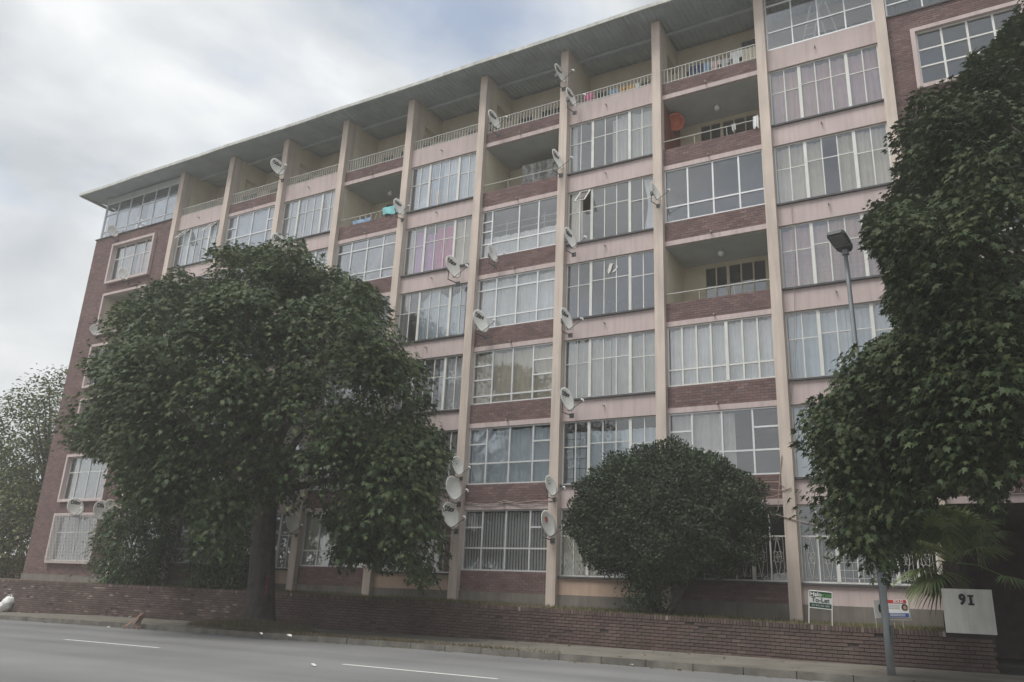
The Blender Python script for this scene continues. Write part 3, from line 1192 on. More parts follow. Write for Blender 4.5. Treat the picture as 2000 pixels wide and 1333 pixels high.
# glazed top floor corner
win = window(XA + .3, XB - .01, 19.475, 21.63, .05, [(1, [.33, .83])] * 6, 'aluminium', .05, .06, tw=.035, mull=.045)
dress(win, (0, 6), XA + .3, XB, 19.47, 21.3, .05, 'part', 'c_bluewhite')
b = MB()
x = XA + .26
b.box(x, x + .05, -.0, .07, 19.475, 21.63)
for yy in (1.0, 2.0): b.box(x, x + .05, yy, yy + .05, 19.475, 21.63)
for z in (19.48, 19.85, 20.9, 21.58): b.box(x, x + .05, .07, 4.2, z, z + .05)
cw = b.build('window', 'aluminium', B)
for q in range(2):
    o = link_mesh('pane', pane_mesh(1.0, 2.0), cw, (x + .02, .55 + q * 1.0, 20.5))
    o.rotation_euler = (0, 0, math.pi / 2)
MB().box(XA + .3, XB, -.0, .1, 21.635, 21.95).build('beam', 'ceiling_paint', B)
MB().box(XA + .27, XB, 3.6, 3.7, 19.4, 22.2).build('inner_wall', 'room_paint', B)

# ---- right hand brick wing with entrance
WX0, WX1 = pier_x(10) + PW, X_RIGHT
h1 = []
wins10 = []
for k in range(1, 6):
    wins10.append((38.27, 41.3, 2.04 + ST * k, 4.22 + ST * k, k))
    wins10.append((42.6, 45.6, 2.04 + ST * k, 4.22 + ST * k, k))
h1 = [(a + .1, c - .1, za + .1, zb - .1) for a, c, za, zb, k in wins10]
brick_panel(WX0, WX1, 4.26, 19.40, 0.0, holes=h1)
cut_wall('wing_wall', 'facade_mortar', WX0, WX1 - .001, 4.26, 19.40, .009, .12, h1)
MB().box(WX0, WX1, -.012, .126, 4.08, 4.26).build('beam', 'pink_paint', B)
MB().box(WX0, WX1, -.05, .3, 19.40, 19.46).build('coping', 'dark_ledge', B)
for a, c, za, zb, k in wins10:
    b = MB(); t = .13; yo = -.10
    b.box(a, c, yo, .11, za, za + t); b.box(a, c, yo, .11, zb - t, zb)
    b.box(a, a + t, yo, .11, za + t, zb - t); b.box(c - t, c, yo, .11, za + t, zb - t)
    b.build('window_surround', 'pink_paint', B)
    win = window(a + t + .002, c - t - .002, za + t + .002, zb - t - .002, .05, [(1, [.33, .66])] * 4, 'white_steel', .045, .06, tw=.05, mull=.06)
    if k not in (5,): dress(win, (10, k, int(a)), a + t, c - t, za + t, zb - t, .05, random.choice(['part', 'lownet', 'none']), 'c_net')
win = window(WX0 + .01, WX1 - .1, 19.465, 21.97, .05, [(1, [.3, .83])] * 9, 'aluminium', .05, .06, tw=.05)
# entrance recess: its shade is put into the dark floor and rear wall colours
MB().box(WX0, WX1, 6.0, 6.2, -.2, 4.3).build('entrance_rear_wall', 'facade_mortar', B)
MB().box(WX0 - .1, WX0 + .1, .13, 6.0, -.2, 4.25).build('entrance_side_wall', 'facade_mortar', B)
MB().box(WX0, WX1, -3.0, 6.0, gz(40) - .2, gz(40) + .02).build('entrance_floor', 'entrance_floor_shade', B)
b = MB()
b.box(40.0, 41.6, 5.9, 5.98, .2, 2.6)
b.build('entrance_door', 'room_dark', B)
# building name letters over the entrance, standing on a thin rail
for ch, cx in (('C', 38.90), ('O', 39.16), ('N', 39.44)):
    V, Fs = text_mesh(ch, .27, -.006, .012)
    b = MB()
    b.v = [(cx + v[0], -.03 - v[2], 4.41 + v[1]) for v in V]
    b.f = Fs
    b.build('letter', 'letter_metal', B)
MB().box(38.7, 41.5, -.04, -.025, 4.285, 4.30).build('letter_rail', 'letter_metal', B)

# ---- all facade bricks that are not single pieces
R = np.array([r[:5] + (0.0,) for r in brick_rows])
dyj = rng.uniform(-.003, .002, len(R))
R[:, 5] = dyj
V, Fq, T = brick_boxes(R, 0.0, .06)
tag(np_mesh('brickwork', V, Fq, 'facade_brick', B, T, flat=True), kind='stuff')
bm2 = bpy.data.meshes.new('brick')
b = MB().box(-.5, .5, 0, .06, -.5, .5)
bm2.from_pydata(b.v, [], b.f); bm2.materials.append(MATS['facade_brick_piece'])
for bk, rows_, yf in panel_pieces:
    for q in rows_:
        o = link_mesh('brick', bm2, bk, ((q[0] + q[1]) / 2, yf + random.uniform(-.003, .002), (q[2] + q[3]) / 2))
        o.scale = (q[1] - q[0], 1, q[3] - q[2])

# ------------------------------------------------------------------ satellite dishes
DAZ = math.radians(-5)
DN = np.array([math.cos(DAZ), math.sin(DAZ), 0])
TILT = math.radians(14)
DF = np.array([DN[0] * math.cos(TILT), DN[1] * math.cos(TILT), math.sin(TILT)])      # facing
DS = np.array([-DN[1], DN[0], 0])                                                      # sideways
DU = np.cross(DF, DS)                                                                 # up along the face
if DU[2] < 0: DU = -DU; DS = -DS
READ = DS if DS[1] > 0 else -DS


def dish_pt(u, v, h): return DF * h + READ * u + DU * v


def dish_proto(logo):
    rt = empty('satellite_dish', (0, 0, 0))
    R0 = .42
    b = MB()
    rings, seg = 6, 28
    depth = lambda r: -.085 * (1 - (r / R0) ** 2)
    for s in range(2):
        for i in range(rings + 1):
            r = R0 * i / rings
            for k in range(seg):
                a = 2 * math.pi * k / seg
                b.v.append(tuple(dish_pt(r * math.cos(a) * .94, r * math.sin(a), depth(r) - .012 * s)))
    for s in range(2):
        o_ = s * (rings + 1) * seg
        for i in range(rings):
            for k in range(seg):
                a, c = o_ + i * seg + k, o_ + i * seg + (k + 1) % seg
                b.f.append((a, a + seg, c + seg, c) if s == 0 else (a, c, c + seg, a + seg))
    e0, e1 = rings * seg, (2 * rings + 1) * seg
    for k in range(seg):
        b.f.append((e0 + k, e1 + k, e1 + (k + 1) % seg, e0 + (k + 1) % seg))
    rf = b.build('reflector', 'dish_white', rt, True)
    b = MB()
    foot = dish_pt(0, -.40, -.02)
    tip = dish_pt(0, -.26, .56)
    b.tube([dish_pt(0, -.1, -.13), dish_pt(0, -.40, -.07), foot, tip], [.014, .014, .012, .011], 6)
    b.build('feed_arm', 'dish_arm', rt)
    b = MB()
    b.tube([tip + DU * .035, tip - DF * .075 + DU * .07], [.026, .032], 8)
    b.tube([tip - DU * .03, tip + DU * .05], .022, 8)
    b.build('feed_horn', 'dish_lnb', rt)
    b = MB()
    a0 = dish_pt(0, -.02, -.14)
    b.tube([a0, a0 - DF * .07, a0 - DF * .08 + np.array([0, 0, -.34]), np.array([-.06, .38, -.46]) ], .019, 7)
    b.box(-.13, .03, .37, .40, -.55, -.39)
    b.box(a0[0] - .10, a0[0] + .01, a0[1] - .05, a0[1] + .05, a0[2] - .08, a0[2] + .08)
    b.build('bracket', 'dish_arm', rt)

    def pr(body, size, v0, m, bold=.004):
        V, Fs = text_mesh(body, size, bold, 0)
        q = MB()
        for v in V:
            u_, w_ = -v[0] if False else v[0], v[1] + v0
            r = math.hypot(u_ / .94, w_)
            q.v.append(tuple(dish_pt(u_, w_, depth(min(r, R0)) + .006)))
        q.f = Fs
        q.build('logo', m, rf)
    if logo == 'dstv':
        pr('DStv', .215, .20, 'print_black', .011)
    elif logo == 'dstv2':
        pr('DStv', .215, .20, 'print_black', .011)
    elif logo == 'red':
        q = MB()
        c0 = [tuple(dish_pt(.085 * math.cos(a), .16 + .11 * math.sin(a), depth(.17) + .012)) for a in np.linspace(0, 2 * math.pi, 16, False)]
        q.poly(c0)
        q.build('logo', 'print_red', rf)
    elif logo == 'emblem':
        q = MB()
        for a in np.linspace(.3, 2.6, 4):
            q.poly([tuple(dish_pt(.10 * math.cos(a) + dx, .13 + .10 * math.sin(a) + dz, depth(.2) + .012)) for dx, dz in ((-.03, -.008), (.03, -.008), (.03, .008), (-.03, .008))])
        q.poly([tuple(dish_pt(dx, .10 + dz, depth(.1) + .012)) for dx, dz in ((-.06, -.014), (.06, -.014), (.06, .014), (-.06, .014))])
        q.build('logo', 'print_black', rf)
    return rt


protos = {}
NTH = ['corner', 'first', 'second', 'third', 'fourth', 'fifth', 'sixth', 'seventh', 'eighth', 'ninth', 'tenth']
FLN = ['ground', 'first', 'second', 'third', 'fourth', 'fifth', 'top']
# centre pixel, height in pixels, print, label
DISHES = [
    (148, 990, 36, 'dstv', 'white satellite dish above the diamond grille window of the brick corner bay'),
    (200, 997, 40, 'dstv', 'larger white satellite dish of the overlapping pair at the foot of the first pier'),
    (216, 989, 28, 'emblem', 'smaller white satellite dish overlapping a larger one at the foot of the first pier'),
    (221, 451, 26, 'plain', 'grey satellite dish on the coping below the glazed top floor corner'),
    (186, 645, 24, 'plain', 'satellite dish beside the open framed balcony of the brick corner bay'),
    (243, 535, 26, 'plain', 'pale satellite dish below the framed fifth floor window of the brick corner'),
    (543, 326, 37, 'dstv', 'white satellite dish high on the third pier just under the eave'),
    (545, 473, 40, 'dstv', 'white satellite dish on the third pier right above the street tree crown'),
    (780, 404, 36, 'dstv', 'white satellite dish on the fifth pier beside the balcony with turquoise cloth'),
    (966, 233, 42, 'dstv', 'white satellite dish near the top of the sixth pier beside a railing'),
    (1095, 143, 42, 'dstv', 'white satellite dish topmost of all on the seventh pier under the eave'),
    (1117, 190, 42, 'dstv', 'white satellite dish just below the topmost dish of the seventh pier'),
    (1090, 311, 44, 'dstv', 'white satellite dish on the seventh pier beside the balcony with mottled grey wall'),
    (886, 521, 50, 'dstv', 'white satellite dish below the purple curtained window beside the sixth pier'),
    (963, 495, 38, 'emblem', 'white satellite dish in front of the fourth floor window right of the sixth pier'),
    (1281, 374, 40, 'emblem', 'white satellite dish with long feed arm on the eighth pier'),
    (1115, 465, 47, 'dstv', 'white satellite dish on the seventh pier at the fourth floor sill'),
    (1108, 623, 48, 'dstv', 'white satellite dish on the seventh pier at the third floor sill'),
    (940, 627, 49, 'dstv', 'white satellite dish on the sixth pier at the third floor brick panel'),
    (1109, 780, 50, 'dstv', 'white satellite dish on the seventh pier at the second floor sill'),
    (895, 910, 40, 'emblem', 'uppermost of three satellite dishes low on the sixth pier'),
    (887, 954, 50, 'blank', 'middle blank cream satellite dish of three low on the sixth pier'),
    (881, 1006, 52, 'dstv', 'lowest of three satellite dishes on the sixth pier at the ground floor'),
    (1077, 949, 43, 'emblem', 'white satellite dish with dark print on the seventh pier above the ground floor'),
    (1072, 1023, 54, 'red', 'white satellite dish with red round print low on the seventh pier'),
    (572, 1022, 38, 'blank', 'white satellite dish on the fourth pier at the ground floor beside the tree trunk'),
]
for px, py, hp, lg, lab in DISHES:
    if lg not in protos:
        protos[lg] = dish_proto(lg); o = protos[lg]
    else:
        o = copy_tree(protos[lg])
    y0 = -.55
    p = on_y(px, py, y0)
    dep = (p - CAM) @ AX[2]
    s = hp * dep / F_PX / .84 * 1.0
    s = min(max(s, .7), 1.15)
    wally = -.2 if lab.find('corner') < 0 else -.02
    y0 = wally - .40 * s
    p = on_y(px, py, y0)
    o.location = tuple(p)
    o.scale = (s, s, s)
    o.rotation_euler = (0, 0, random.uniform(-.08, .08))
    tag(o, lab, 'dish', 'satellite dishes on the facade')

# ------------------------------------------------------------------ foliage machinery
def star_leaf(fold=.12):
    """five pointed lobed leaf; x along the midrib, y sideways, z normal"""
    P = [(0, 0), (.10, .13), (-.02, .40), (.30, .19), (.60, .46), (.52, .15), (1.0, 0), (.52, -.15), (.60, -.46), (.30, -.19), (-.02, -.40), (.10, -.13)]
    T = np.array([(x, y, -fold * abs(y) * 1.8 - .34 * x * x) for x, y in P])
    Fq = np.array([(0, 1, 3), (1, 2, 3), (0, 3, 5), (3, 4, 5), (0, 5, 6), (0, 6, 7), (0, 7, 9), (7, 8, 9), (0, 9, 11), (9, 10, 11)])
    return T, Fq


def oval_leaf(w=.28, bend=.2):
    T = np.array([(0, 0, 0), (.5, w, -.05), (1, 0, -bend), (.5, -w, -.05)])
    return T, np.array([(0, 1, 2), (0, 2, 3)])


def leaves(P, D, Nn, size, T, Fq):
    """P positions, D midrib directions, Nn normals -> verts, faces"""
    D = D / np.linalg.norm(D, axis=1, keepdims=True)
    S = np.cross(Nn, D)
    S /= np.linalg.norm(S, axis=1, keepdims=True) + 1e-9
    Nn = np.cross(D, S)
    V = P[:, None, :] + size[:, None, None] * (T[None, :, 0:1] * D[:, None, :] + T[None, :, 1:2] * S[:, None, :] + T[None, :, 2:3] * Nn[:, None, :])
    k = len(T)
    Fo = (np.arange(len(P))[:, None, None] * k + Fq[None]).reshape(-1, Fq.shape[1])
    return V.reshape(-1, 3), Fo, k


def in_poly(pts, poly):
    x, y = pts[:, 0], pts[:, 1]
    poly = np.array(poly, float)
    ins = np.zeros(len(pts), bool)
    j = len(poly) - 1
    for i in range(len(poly)):
        xi, yi = poly[i]; xj, yj = poly[j]
        c = ((yi > y) != (yj > y)) & (x < (xj - xi) * (y - yi) / (yj - yi + 1e-12) + xi)
        ins ^= c
        j = i
    return ins


def clump_centres(n, ctr, rad, hull, ylim, shell=.55, r=None, holes=(), margin=0.0):
    r = r or rng
    ctr, rad = np.array(ctr), np.array(rad)
    got = []
    tot = 0
    while tot < n:
        q = r.normal(size=(n * 4, 3))
        q /= np.linalg.norm(q, axis=1, keepdims=True)
        rr = np.where(r.random(n * 4) < shell, r.uniform(.82, 1.0, n * 4), r.uniform(.35, 1.0, n * 4) ** .6)
        P = ctr + q * rr[:, None] * rad
        ok = (P[:, 1] > ylim[0]) & (P[:, 1] < ylim[1])
        if hull is not None:
            px = project(P)
            ok &= in_poly(px, hull)
            if margin:
                mp_ = margin * F_PX / ((P - CAM) @ AX[2])
                for dx, dy in ((1, 0), (-1, 0), (0, -.35), (0, 1), (.7, .8), (-.7, .8)):
                    ok &= in_poly(px + np.stack([dx * mp_, dy * mp_], 1), hull)
            for h in holes:
                ok &= ~in_poly(px, h)
        P = P[ok]
        got.append(P); tot += len(P)
    return np.concatenate(got)[:n]


def masses(M, k, rad, ctr, r, hull=None, margin=.2):
    # each branch mass carries sprays on its upper and outer side, leaving gaps between masses
    o = M - np.array(ctr); o /= np.linalg.norm(o, axis=1, keepdims=True) + 1e-9
    d = r.normal(size=(len(M), k, 3)) + o[:, None, :] * .5
    d[:, :, 2] += .35
    d /= np.linalg.norm(d, axis=2, keepdims=True)
    sc = rad * r.uniform(.7, 1.25, len(M))
    P = (M[:, None, :] + d * sc[:, None, None] * r.uniform(.6, 1.0, (len(M), k, 1)) * np.array([1, 1, .72])).reshape(-1, 3)
    if hull is not None:
        px = project(P)
        mp_ = margin * F_PX / ((P - CAM) @ AX[2])
        ok = in_poly(px, hull)
        for dx, dy in ((1, 0), (-1, 0), (0, -.35), (0, 1)):
            ok &= in_poly(px + np.stack([dx * mp_, dy * mp_], 1), hull)
        P = P[ok]
    return P


def crown(name, parent, C, ctr, rad, per, spread, lsize, T, Fq, m, r, droop=.7, flat=.3, outward=.28, sag=.55, hull=None):
    """sprays of leaves: each clump is a shallow drooping umbrella, leaves pointing out and down"""
    n = len(C)
    o = (C - np.array(ctr)) / np.array(rad) ** 1.2
    o /= np.linalg.norm(o, axis=1, keepdims=True) + 1e-9
    O = np.repeat(o, per, 0)
    sc = np.repeat(r.uniform(.65, 1.3, n), per)[:, None]
    off = r.normal(size=(n * per, 3)) * np.array([spread, spread, spread * flat]) * sc
    hr = np.hypot(off[:, 0], off[:, 1])
    off[:, 2] -= sag * hr ** 2 / spread
    P = np.repeat(C, per, 0) + off + O * spread * .5
    hz = off.copy(); hz[:, 2] = 0
    hz /= np.linalg.norm(hz, axis=1, keepdims=True) + 1e-6
    D = hz * .8 + O * .4 + r.normal(size=P.shape) * .28
    D[:, 2] -= droop * r.uniform(.3, 1.3, len(P))
    Nn = hz * .2 + O * outward + np.array([0, 0, 1.0]) + r.normal(size=P.shape) * .38
    size = lsize * r.uniform(.6, 1.25, len(P))
    tint = np.clip(np.repeat(r.random(n), per) * .45 + r.random(len(P)) * .55, 0, 1)
    if hull is not None:
        # stray leaves may leave the outline a little, not by whole sprays
        q = project(P)
        g = np.array(hull).mean(0)
        q = q + (g - q) * .085 * r.random(len(q))[:, None]
        kp = in_poly(q, hull)
        P, D, Nn, size, tint = P[kp], D[kp], Nn[kp], size[kp], tint[kp]
    V, Fo, k = leaves(P, D, Nn, size, T, Fq)
    ob = np_mesh(name, V, Fo, m, parent, np.repeat(tint, k))
    return tag(ob, kind='stuff')


def limb_path(a, b, sag, n=6, r=None):
    a, b = np.array(a), np.array(b)
    mid = (a + b) / 2 + np.array([0, 0, sag])
    pts = []
    for i in range(n + 1):
        t = i / n
        p = (1 - t) ** 2 * a + 2 * t * (1 - t) * mid + t * t * b
        if 0 < i < n: p = p + (r or rng).normal(size=3) * .06
        pts.append(p)
    return pts


def trunk_mesh(base, top, r0, r1, flare=.35, seg=22, n=16, r=None, lean=None):
    r = r or rng
    b = MB()
    base, top = np.array(base, float), np.array(top, float)
    ph = r.random(5) * 6
    for i in range(n + 1):
        t = i / n
        c = base + (top - base) * t + np.array([.05 * math.sin(t * 4 + ph[0]), .05 * math.sin(t * 5 + ph[1]), 0]) * t
        rr = r0 + (r1 - r0) * t + flare * r0 * math.exp(-t * 9)
        for k in range(seg):
            a = 2 * math.pi * k / seg
            q = rr * (1 + .055 * math.sin(3 * a + ph[2] + t) + .035 * math.sin(7 * a + ph[3] + 3 * t) + .10 * math.exp(-t * 9) * math.sin(5 * a + ph[4]))
            b.v.append((c[0] + q * math.cos(a), c[1] + q * math.sin(a), c[2]))
    for i in range(n):
        for k in range(seg):
            a, c = i * seg + k, i * seg + (k + 1) % seg
            b.f.append((a, c, c + seg, a + seg))
    b.f.append(tuple(n * seg + k for k in range(seg)))
    return b


# ------------------------------------------------------------------ the street tree in front of the block
HULL_L = [(545, 476), (575, 482), (600, 492), (640, 520), (655, 515), (690, 555), (720, 565), (735, 590), (765, 600), (772, 640), (800, 675), (822, 712), (830, 760), (850, 800), (872, 852),
          (866, 890), (842, 925), (852, 960), (846, 1010), (870, 1050), (858, 1095), (852, 1122), (815, 1158), (788, 1128), (796, 1100), (745, 1106), (705, 1090),
          (655, 1098), (633, 1078), (648, 1045), (622, 1010), (592, 990), (563, 1003), (548, 985), (535, 1010), (485, 1010), (492, 1060), (470, 1090), (440, 1090), (400, 1070), (378, 1085), (376, 1000), (300, 1005), (262, 985),
          (240, 955), (225, 930), (195, 890), (150, 872), (116, 884), (112, 828), (122, 795), (150, 768), (172, 785), (196, 760), (163, 722), (160, 685), (186, 655), (196, 628), (245, 600),
          (246, 562), (270, 545), (295, 528), (320, 545), (360, 528), (405, 508), (470, 498), (520, 494)]


def rough(poly, amp, step, r):
    # ragged outline: notches between sprays, cut inwards
    P = np.array(poly, float); g = P.mean(0); out_ = []
    for a, c in zip(P, np.roll(P, -1, 0)):
        n = max(1, int(np.linalg.norm(c - a) / step))
        for i in range(n):
            p = a + (c - a) * i / n
            d = (g - p) / np.linalg.norm(g - p)
            out_.append(p + d * amp * max(0, r.normal() * .8 + (.3 if i % 2 else -.3)))
    return np.array(out_)


TBX, TBY = 18.72, -4.95
tree = empty('street_tree', (TBX, TBY, gz(TBX)))
tag(tree, 'large dark green broadleaf street tree with thick grey trunk in front of the apartment block', 'tree')
r1_ = np.random.default_rng(11)
tt = on_y(520, 905, TBY - .1)
b = trunk_mesh((TBX, TBY, gz(TBX) - .1), (tt[0], tt[1], 5.2), .41, .33, .32, r=r1_)
ctrL, radL = (16.2, -5.1, 8.0), (10.4, 4.9, 6.9)
HULL_L = rough([(x_, y_ - (16 if y_ < 800 and x_ > 320 else 0)) for x_, y_ in HULL_L], 22, 22, r1_)
ML = np.concatenate([clump_centres(108, ctrL, radL, HULL_L, (-9.6, -1.6), .6, r1_, margin=.75),
                     clump_centres(10, (23.0, -5.3, 3.7), (2.6, 2.0, 2.2), HULL_L, (-9, -1.6), .4, r1_, margin=.5),
                     clump_centres(7, (7.4, -4.6, 6.6), (2.2, 2.0, 2.4), HULL_L, (-9, -1.6), .4, r1_, margin=.4)])
ML = ML[(ML[:, 2] > 6.2) | (r1_.random(len(ML)) < .75) | (ML[:, 0] > 20.5)]
CL = masses(ML, 10, 1.15, ctrL, r1_, HULL_L, .25)
CL = CL[CL[:, 1] < -1.0]
top = np.array([tt[0], tt[1], 5.1])
for i in range(44):
    tgt = ML[r1_.integers(len(ML))]
    if tgt[2] < 4.3: tgt[2] = 4.3 + r1_.random()
    st = top + np.array([r1_.normal() * .15, r1_.normal() * .15, -r1_.random() * 1.2])
    p = limb_path(st, tgt, 1.0, 7, r1_)
    R_ = np.linspace(.17, .03, len(p))
    b.tube(p, list(R_), 7)
b.build('trunk', 'bark', tree, True)
T5, F5 = star_leaf()
crown('crown', tree, CL, ctrL, radL, 112, .40, .18, T5, F5, 'leaf', r1_, droop=.6, hull=HULL_L)
# faded red paint mark on the bark
b = MB()
for j in range(6):
    for a in range(3):
        pass
an0 = math.radians(-38)
pts = []
for z, w_ in ((.98, .02), (1.08, .07), (1.2, .05), (1.33, .10), (1.45, .06), (1.58, .08), (1.66, .02)):
    pts.append((z, w_))
vv = []
for z, w_ in pts:
    rr = .432 - .016 * z + .016
    for s in (-1, 0, 1):
        a = an0 + s * w_
        vv.append((TBX + rr * math.cos(a) - .03, TBY + rr * math.sin(a), z))
q = MB(); q.v = vv
q.f = [(i * 3 + j, i * 3 + j + 1, i * 3 + j + 4, i * 3 + j + 3) for i in range(len(pts) - 1) for j in range(2)]
q.build('paint_mark', 'red_paint', tree)

# ------------------------------------------------------------------ the tree at the right edge
HULL_R = [(2130, -60), (1995, -20), (1990, 10), (1962, 40), (1950, 62), (1925, 95), (1885, 135), (1895, 160), (1840, 172), (1800, 172), (1780, 208), (1752, 228), (1750, 258), (1728, 268), (1733, 292),
          (1760, 302), (1745, 345), (1715, 366), (1680, 388), (1690, 420), (1688, 450), (1700, 476), (1727, 500), (1737, 540), (1742, 560), (1728, 590), (1747, 620), (1752, 640), (1700, 662), (1650, 678),
          (1620, 700), (1627, 730), (1610, 760), (1588, 775), (1562, 820), (1580, 850), (1602, 880), (1590, 930), (1543, 958), (1538, 987), (1590, 1000), (1600, 1030), (1642, 1066), (1690, 1072), (1694, 1098),
          (1720, 1128), (1746, 1106), (1770, 1066), (1792, 1036), (1802, 1000), (1790, 982), (1830, 960), (1852, 948), (1890, 930), (1902, 962), (1950, 986), (1968, 958), (1960, 930), (2010, 905), (2130, 900)]
HOLE_R = [[(1935, 825), (2000, 820), (2005, 880), (1950, 880)], [(1815, 905), (1840, 905), (1838, 960), (1800, 985)]]
RTX, RTY = 43.2, -6.4
rtree = empty('street_tree', (RTX, RTY, gz(RTX)))
tag(rtree, 'leafy street tree with star shaped leaves overhanging the street lamp and entrance', 'tree')
r2_ = np.random.default_rng(23)
b = trunk_mesh((RTX, RTY, gz(RTX) - .1), (RTX - .3, RTY, 4.6), .42, .33, .3, r=r2_)
ctrR, radR = (42.2, -7.6, 9.0), (7.6, 4.8, 8.4)
HULL_R = rough(HULL_R, 22, 22, r2_)
MR = np.concatenate([clump_centres(100, ctrR, radR, HULL_R, (-11.4, -3.9), .55, r2_, HOLE_R, margin=.5),
                     clump_centres(22, (41.6, -7.6, 13.6), (3.0, 2.8, 4.2), HULL_R, (-11.4, -3.9), .5, r2_, margin=.4),
                     clump_centres(12, (37.0, -8.0, 3.6), (2.3, 1.7, 2.4), HULL_R, (-11, -6.3), .4, r2_, HOLE_R, margin=.3)])
CR = masses(MR, 10, .85, ctrR, r2_, HULL_R, .16)
for i in range(36):
    tgt = MR[r2_.integers(len(MR))]
    if tgt[2] < 3.2: continue
    p = limb_path((RTX - .3 + r2_.normal() * .1, RTY + r2_.normal() * .1, 4.4 - r2_.random()), tgt, .9, 7, r2_)
    b.tube(p, list(np.linspace(.15, .02, len(p))), 7)
b.build('trunk', 'bark', rtree, True)
crown('crown', rtree, CR, ctrR, radR, 100, .29, .132, T5, F5, 'leaf_right_shaded', r2_, droop=.5, hull=HULL_R)

# ------------------------------------------------------------------ round clipped bush on the terrace
r3_ = np.random.default_rng(5)
bx, by = 30.55, -1.65
bush = empty('round_bush', (30.35, by, wtop(30)))
tag(bush, 'round dense dark green clipped bush behind the retaining wall', 'bush')
b = MB()
for i in range(5):
    b.tube(limb_path((30.3 + .08 * i, by, 1.0), (bx + r3_.normal() * .9, by + r3_.normal() * .4, 3.4), .2, 5, r3_), list(np.linspace(.11, .04, 6)), 7)
b.build('trunk', 'bark_dark', bush, True)
ctrB, radB = np.array((bx + .0, by, 3.72)), np.array((2.95, 1.25, 2.02))
nB = 115000
q = r3_.normal(size=(nB, 3)); q /= np.linalg.norm(q, axis=1, keepdims=True)
lump = 1 + .05 * np.sin(q[:, 0] * 9 + 1) * np.sin(q[:, 2] * 8) + .04 * np.sin(q[:, 1] * 13 + q[:, 0] * 7) + .03 * np.sin(q[:, 2] * 19 + q[:, 0] * 15)
rr = (1 - .45 * r3_.random(nB) ** 1.4) * lump
P = ctrB + q * rr[:, None] * radB
# underside is ragged: lift the bottom, keep a tuft by the stem
keep = (P[:, 2] > 1.95 + .35 * np.sin(P[:, 0] * 5) * .5) | ((np.abs(P[:, 0] - 30.25) < .55) & (P[:, 2] > 1.2))
P, q = P[keep], q[keep]
extra = np.stack([r3_.normal(30.1, .33, 2600), r3_.normal(by - .25, .22, 2600), r3_.uniform(1.15, 2.3, 2600)], 1)
P = np.concatenate([P, extra]); q = np.concatenate([q, r3_.normal(size=extra.shape)])
D = q * .6 + r3_.normal(size=P.shape) * .7
D[:, 2] += .15
Nn = q * .8 + np.array([0, 0, .6]) + r3_.normal(size=P.shape) * .4
V, Fo, k = leaves(P, D, Nn, r3_.uniform(.055, .12, len(P)), *oval_leaf(.24, .1))
cl = np.clip(.5 + .3 * np.sin(P[:, 0] * 6 + P[:, 2] * 5) * np.sin(P[:, 2] * 7) + r3_.normal(size=len(P)) * .25, 0, 1)
tag(np_mesh('crown', V, Fo, 'leaf_bush', bush, np.repeat(cl, k)), kind='stuff')

# ------------------------------------------------------------------ shrubs on the terrace left of the trunk
def shrub(name, label, ctr, rad, n, per, ls, m, seed, stem=True, group=None, hull=None, leaf=None):
    r = np.random.default_rng(seed)
    rt = empty(name, (ctr[0], ctr[1], wtop(ctr[0])))
    tag(rt, label, 'shrub', group)
    b = MB()
    for i in range(5):
        b.tube(limb_path((ctr[0] + r.normal() * .15, ctr[1], wtop(ctr[0]) - .02), np.array(ctr) + r.normal(size=3) * np.array(rad) * .5, .2, 5, r), list(np.linspace(.05, .015, 6)), 6)
    b.build('stem', 'bark_dark', rt)
    C = clump_centres(n, ctr, rad, hull, (-2.7, -.25), .5, r)
    C = C[C[:, 2] > wtop(ctr[0]) + .1]
    T, F_ = leaf or oval_leaf(.26, .25)
    crown('foliage', rt, C, ctr, rad, per, .16, ls, T, F_, m, r, droop=.7)
    return rt


shrub('leafy_shrub', 'tall leafy shrub beside the first pier with bright green upper leaves', (6.95, -1.35, 3.0), (2.1, 1.05, 2.0), 420, 22, .17, 'leaf_shrub', 31)
shrub('leafy_shrub', 'dark leafy shrub directly behind the thick tree trunk', (12.6, -1.3, 2.7), (1.9, 1.0, 1.6), 330, 22, .15, 'leaf_shrub', 33)
# strap leaved plant at the foot of the shrub
rt = empty('strap_leaf_plant', (8.0, -1.9, wtop(8)))
tag(rt, 'clump of long strap leaved plants at the foot of the leafy shrub', 'plant')
r4_ = np.random.default_rng(9)
V, Fq, T_ = [], [], []
for i in range(110):
    bx0 = np.array([8.0 + r4_.uniform(-1.5, 1.5), -2.0 + r4_.uniform(-.35, .4), wtop(8) - .02])
    a = r4_.uniform(0, 2 * math.pi)
    L_ = r4_.uniform(.5, .95); w_ = r4_.uniform(.035, .07)
    dr = np.array([math.cos(a), math.sin(a), 0]); sd_ = np.array([-dr[1], dr[0], 0])
    n0 = len(V); tt_ = r4_.random()
    for j in range(6):
        t = j / 5
        c = bx0 + dr * L_ * .7 * t ** 1.3 + np.array([0, 0, L_ * (1.25 * t - .75 * t * t)])
        ww = w_ * math.sin(math.pi * (.12 + .86 * t)) * (1 if j < 5 else .1)
        V += [c - sd_ * ww, c + sd_ * ww]; T_ += [tt_, tt_]
    for j in range(5):
        Fq.append((n0 + 2 * j, n0 + 2 * j + 1, n0 + 2 * j + 3, n0 + 2 * j + 2))
tag(np_mesh('foliage', np.array(V), np.array(Fq), 'leaf_shrub', rt, T_), kind='stuff')

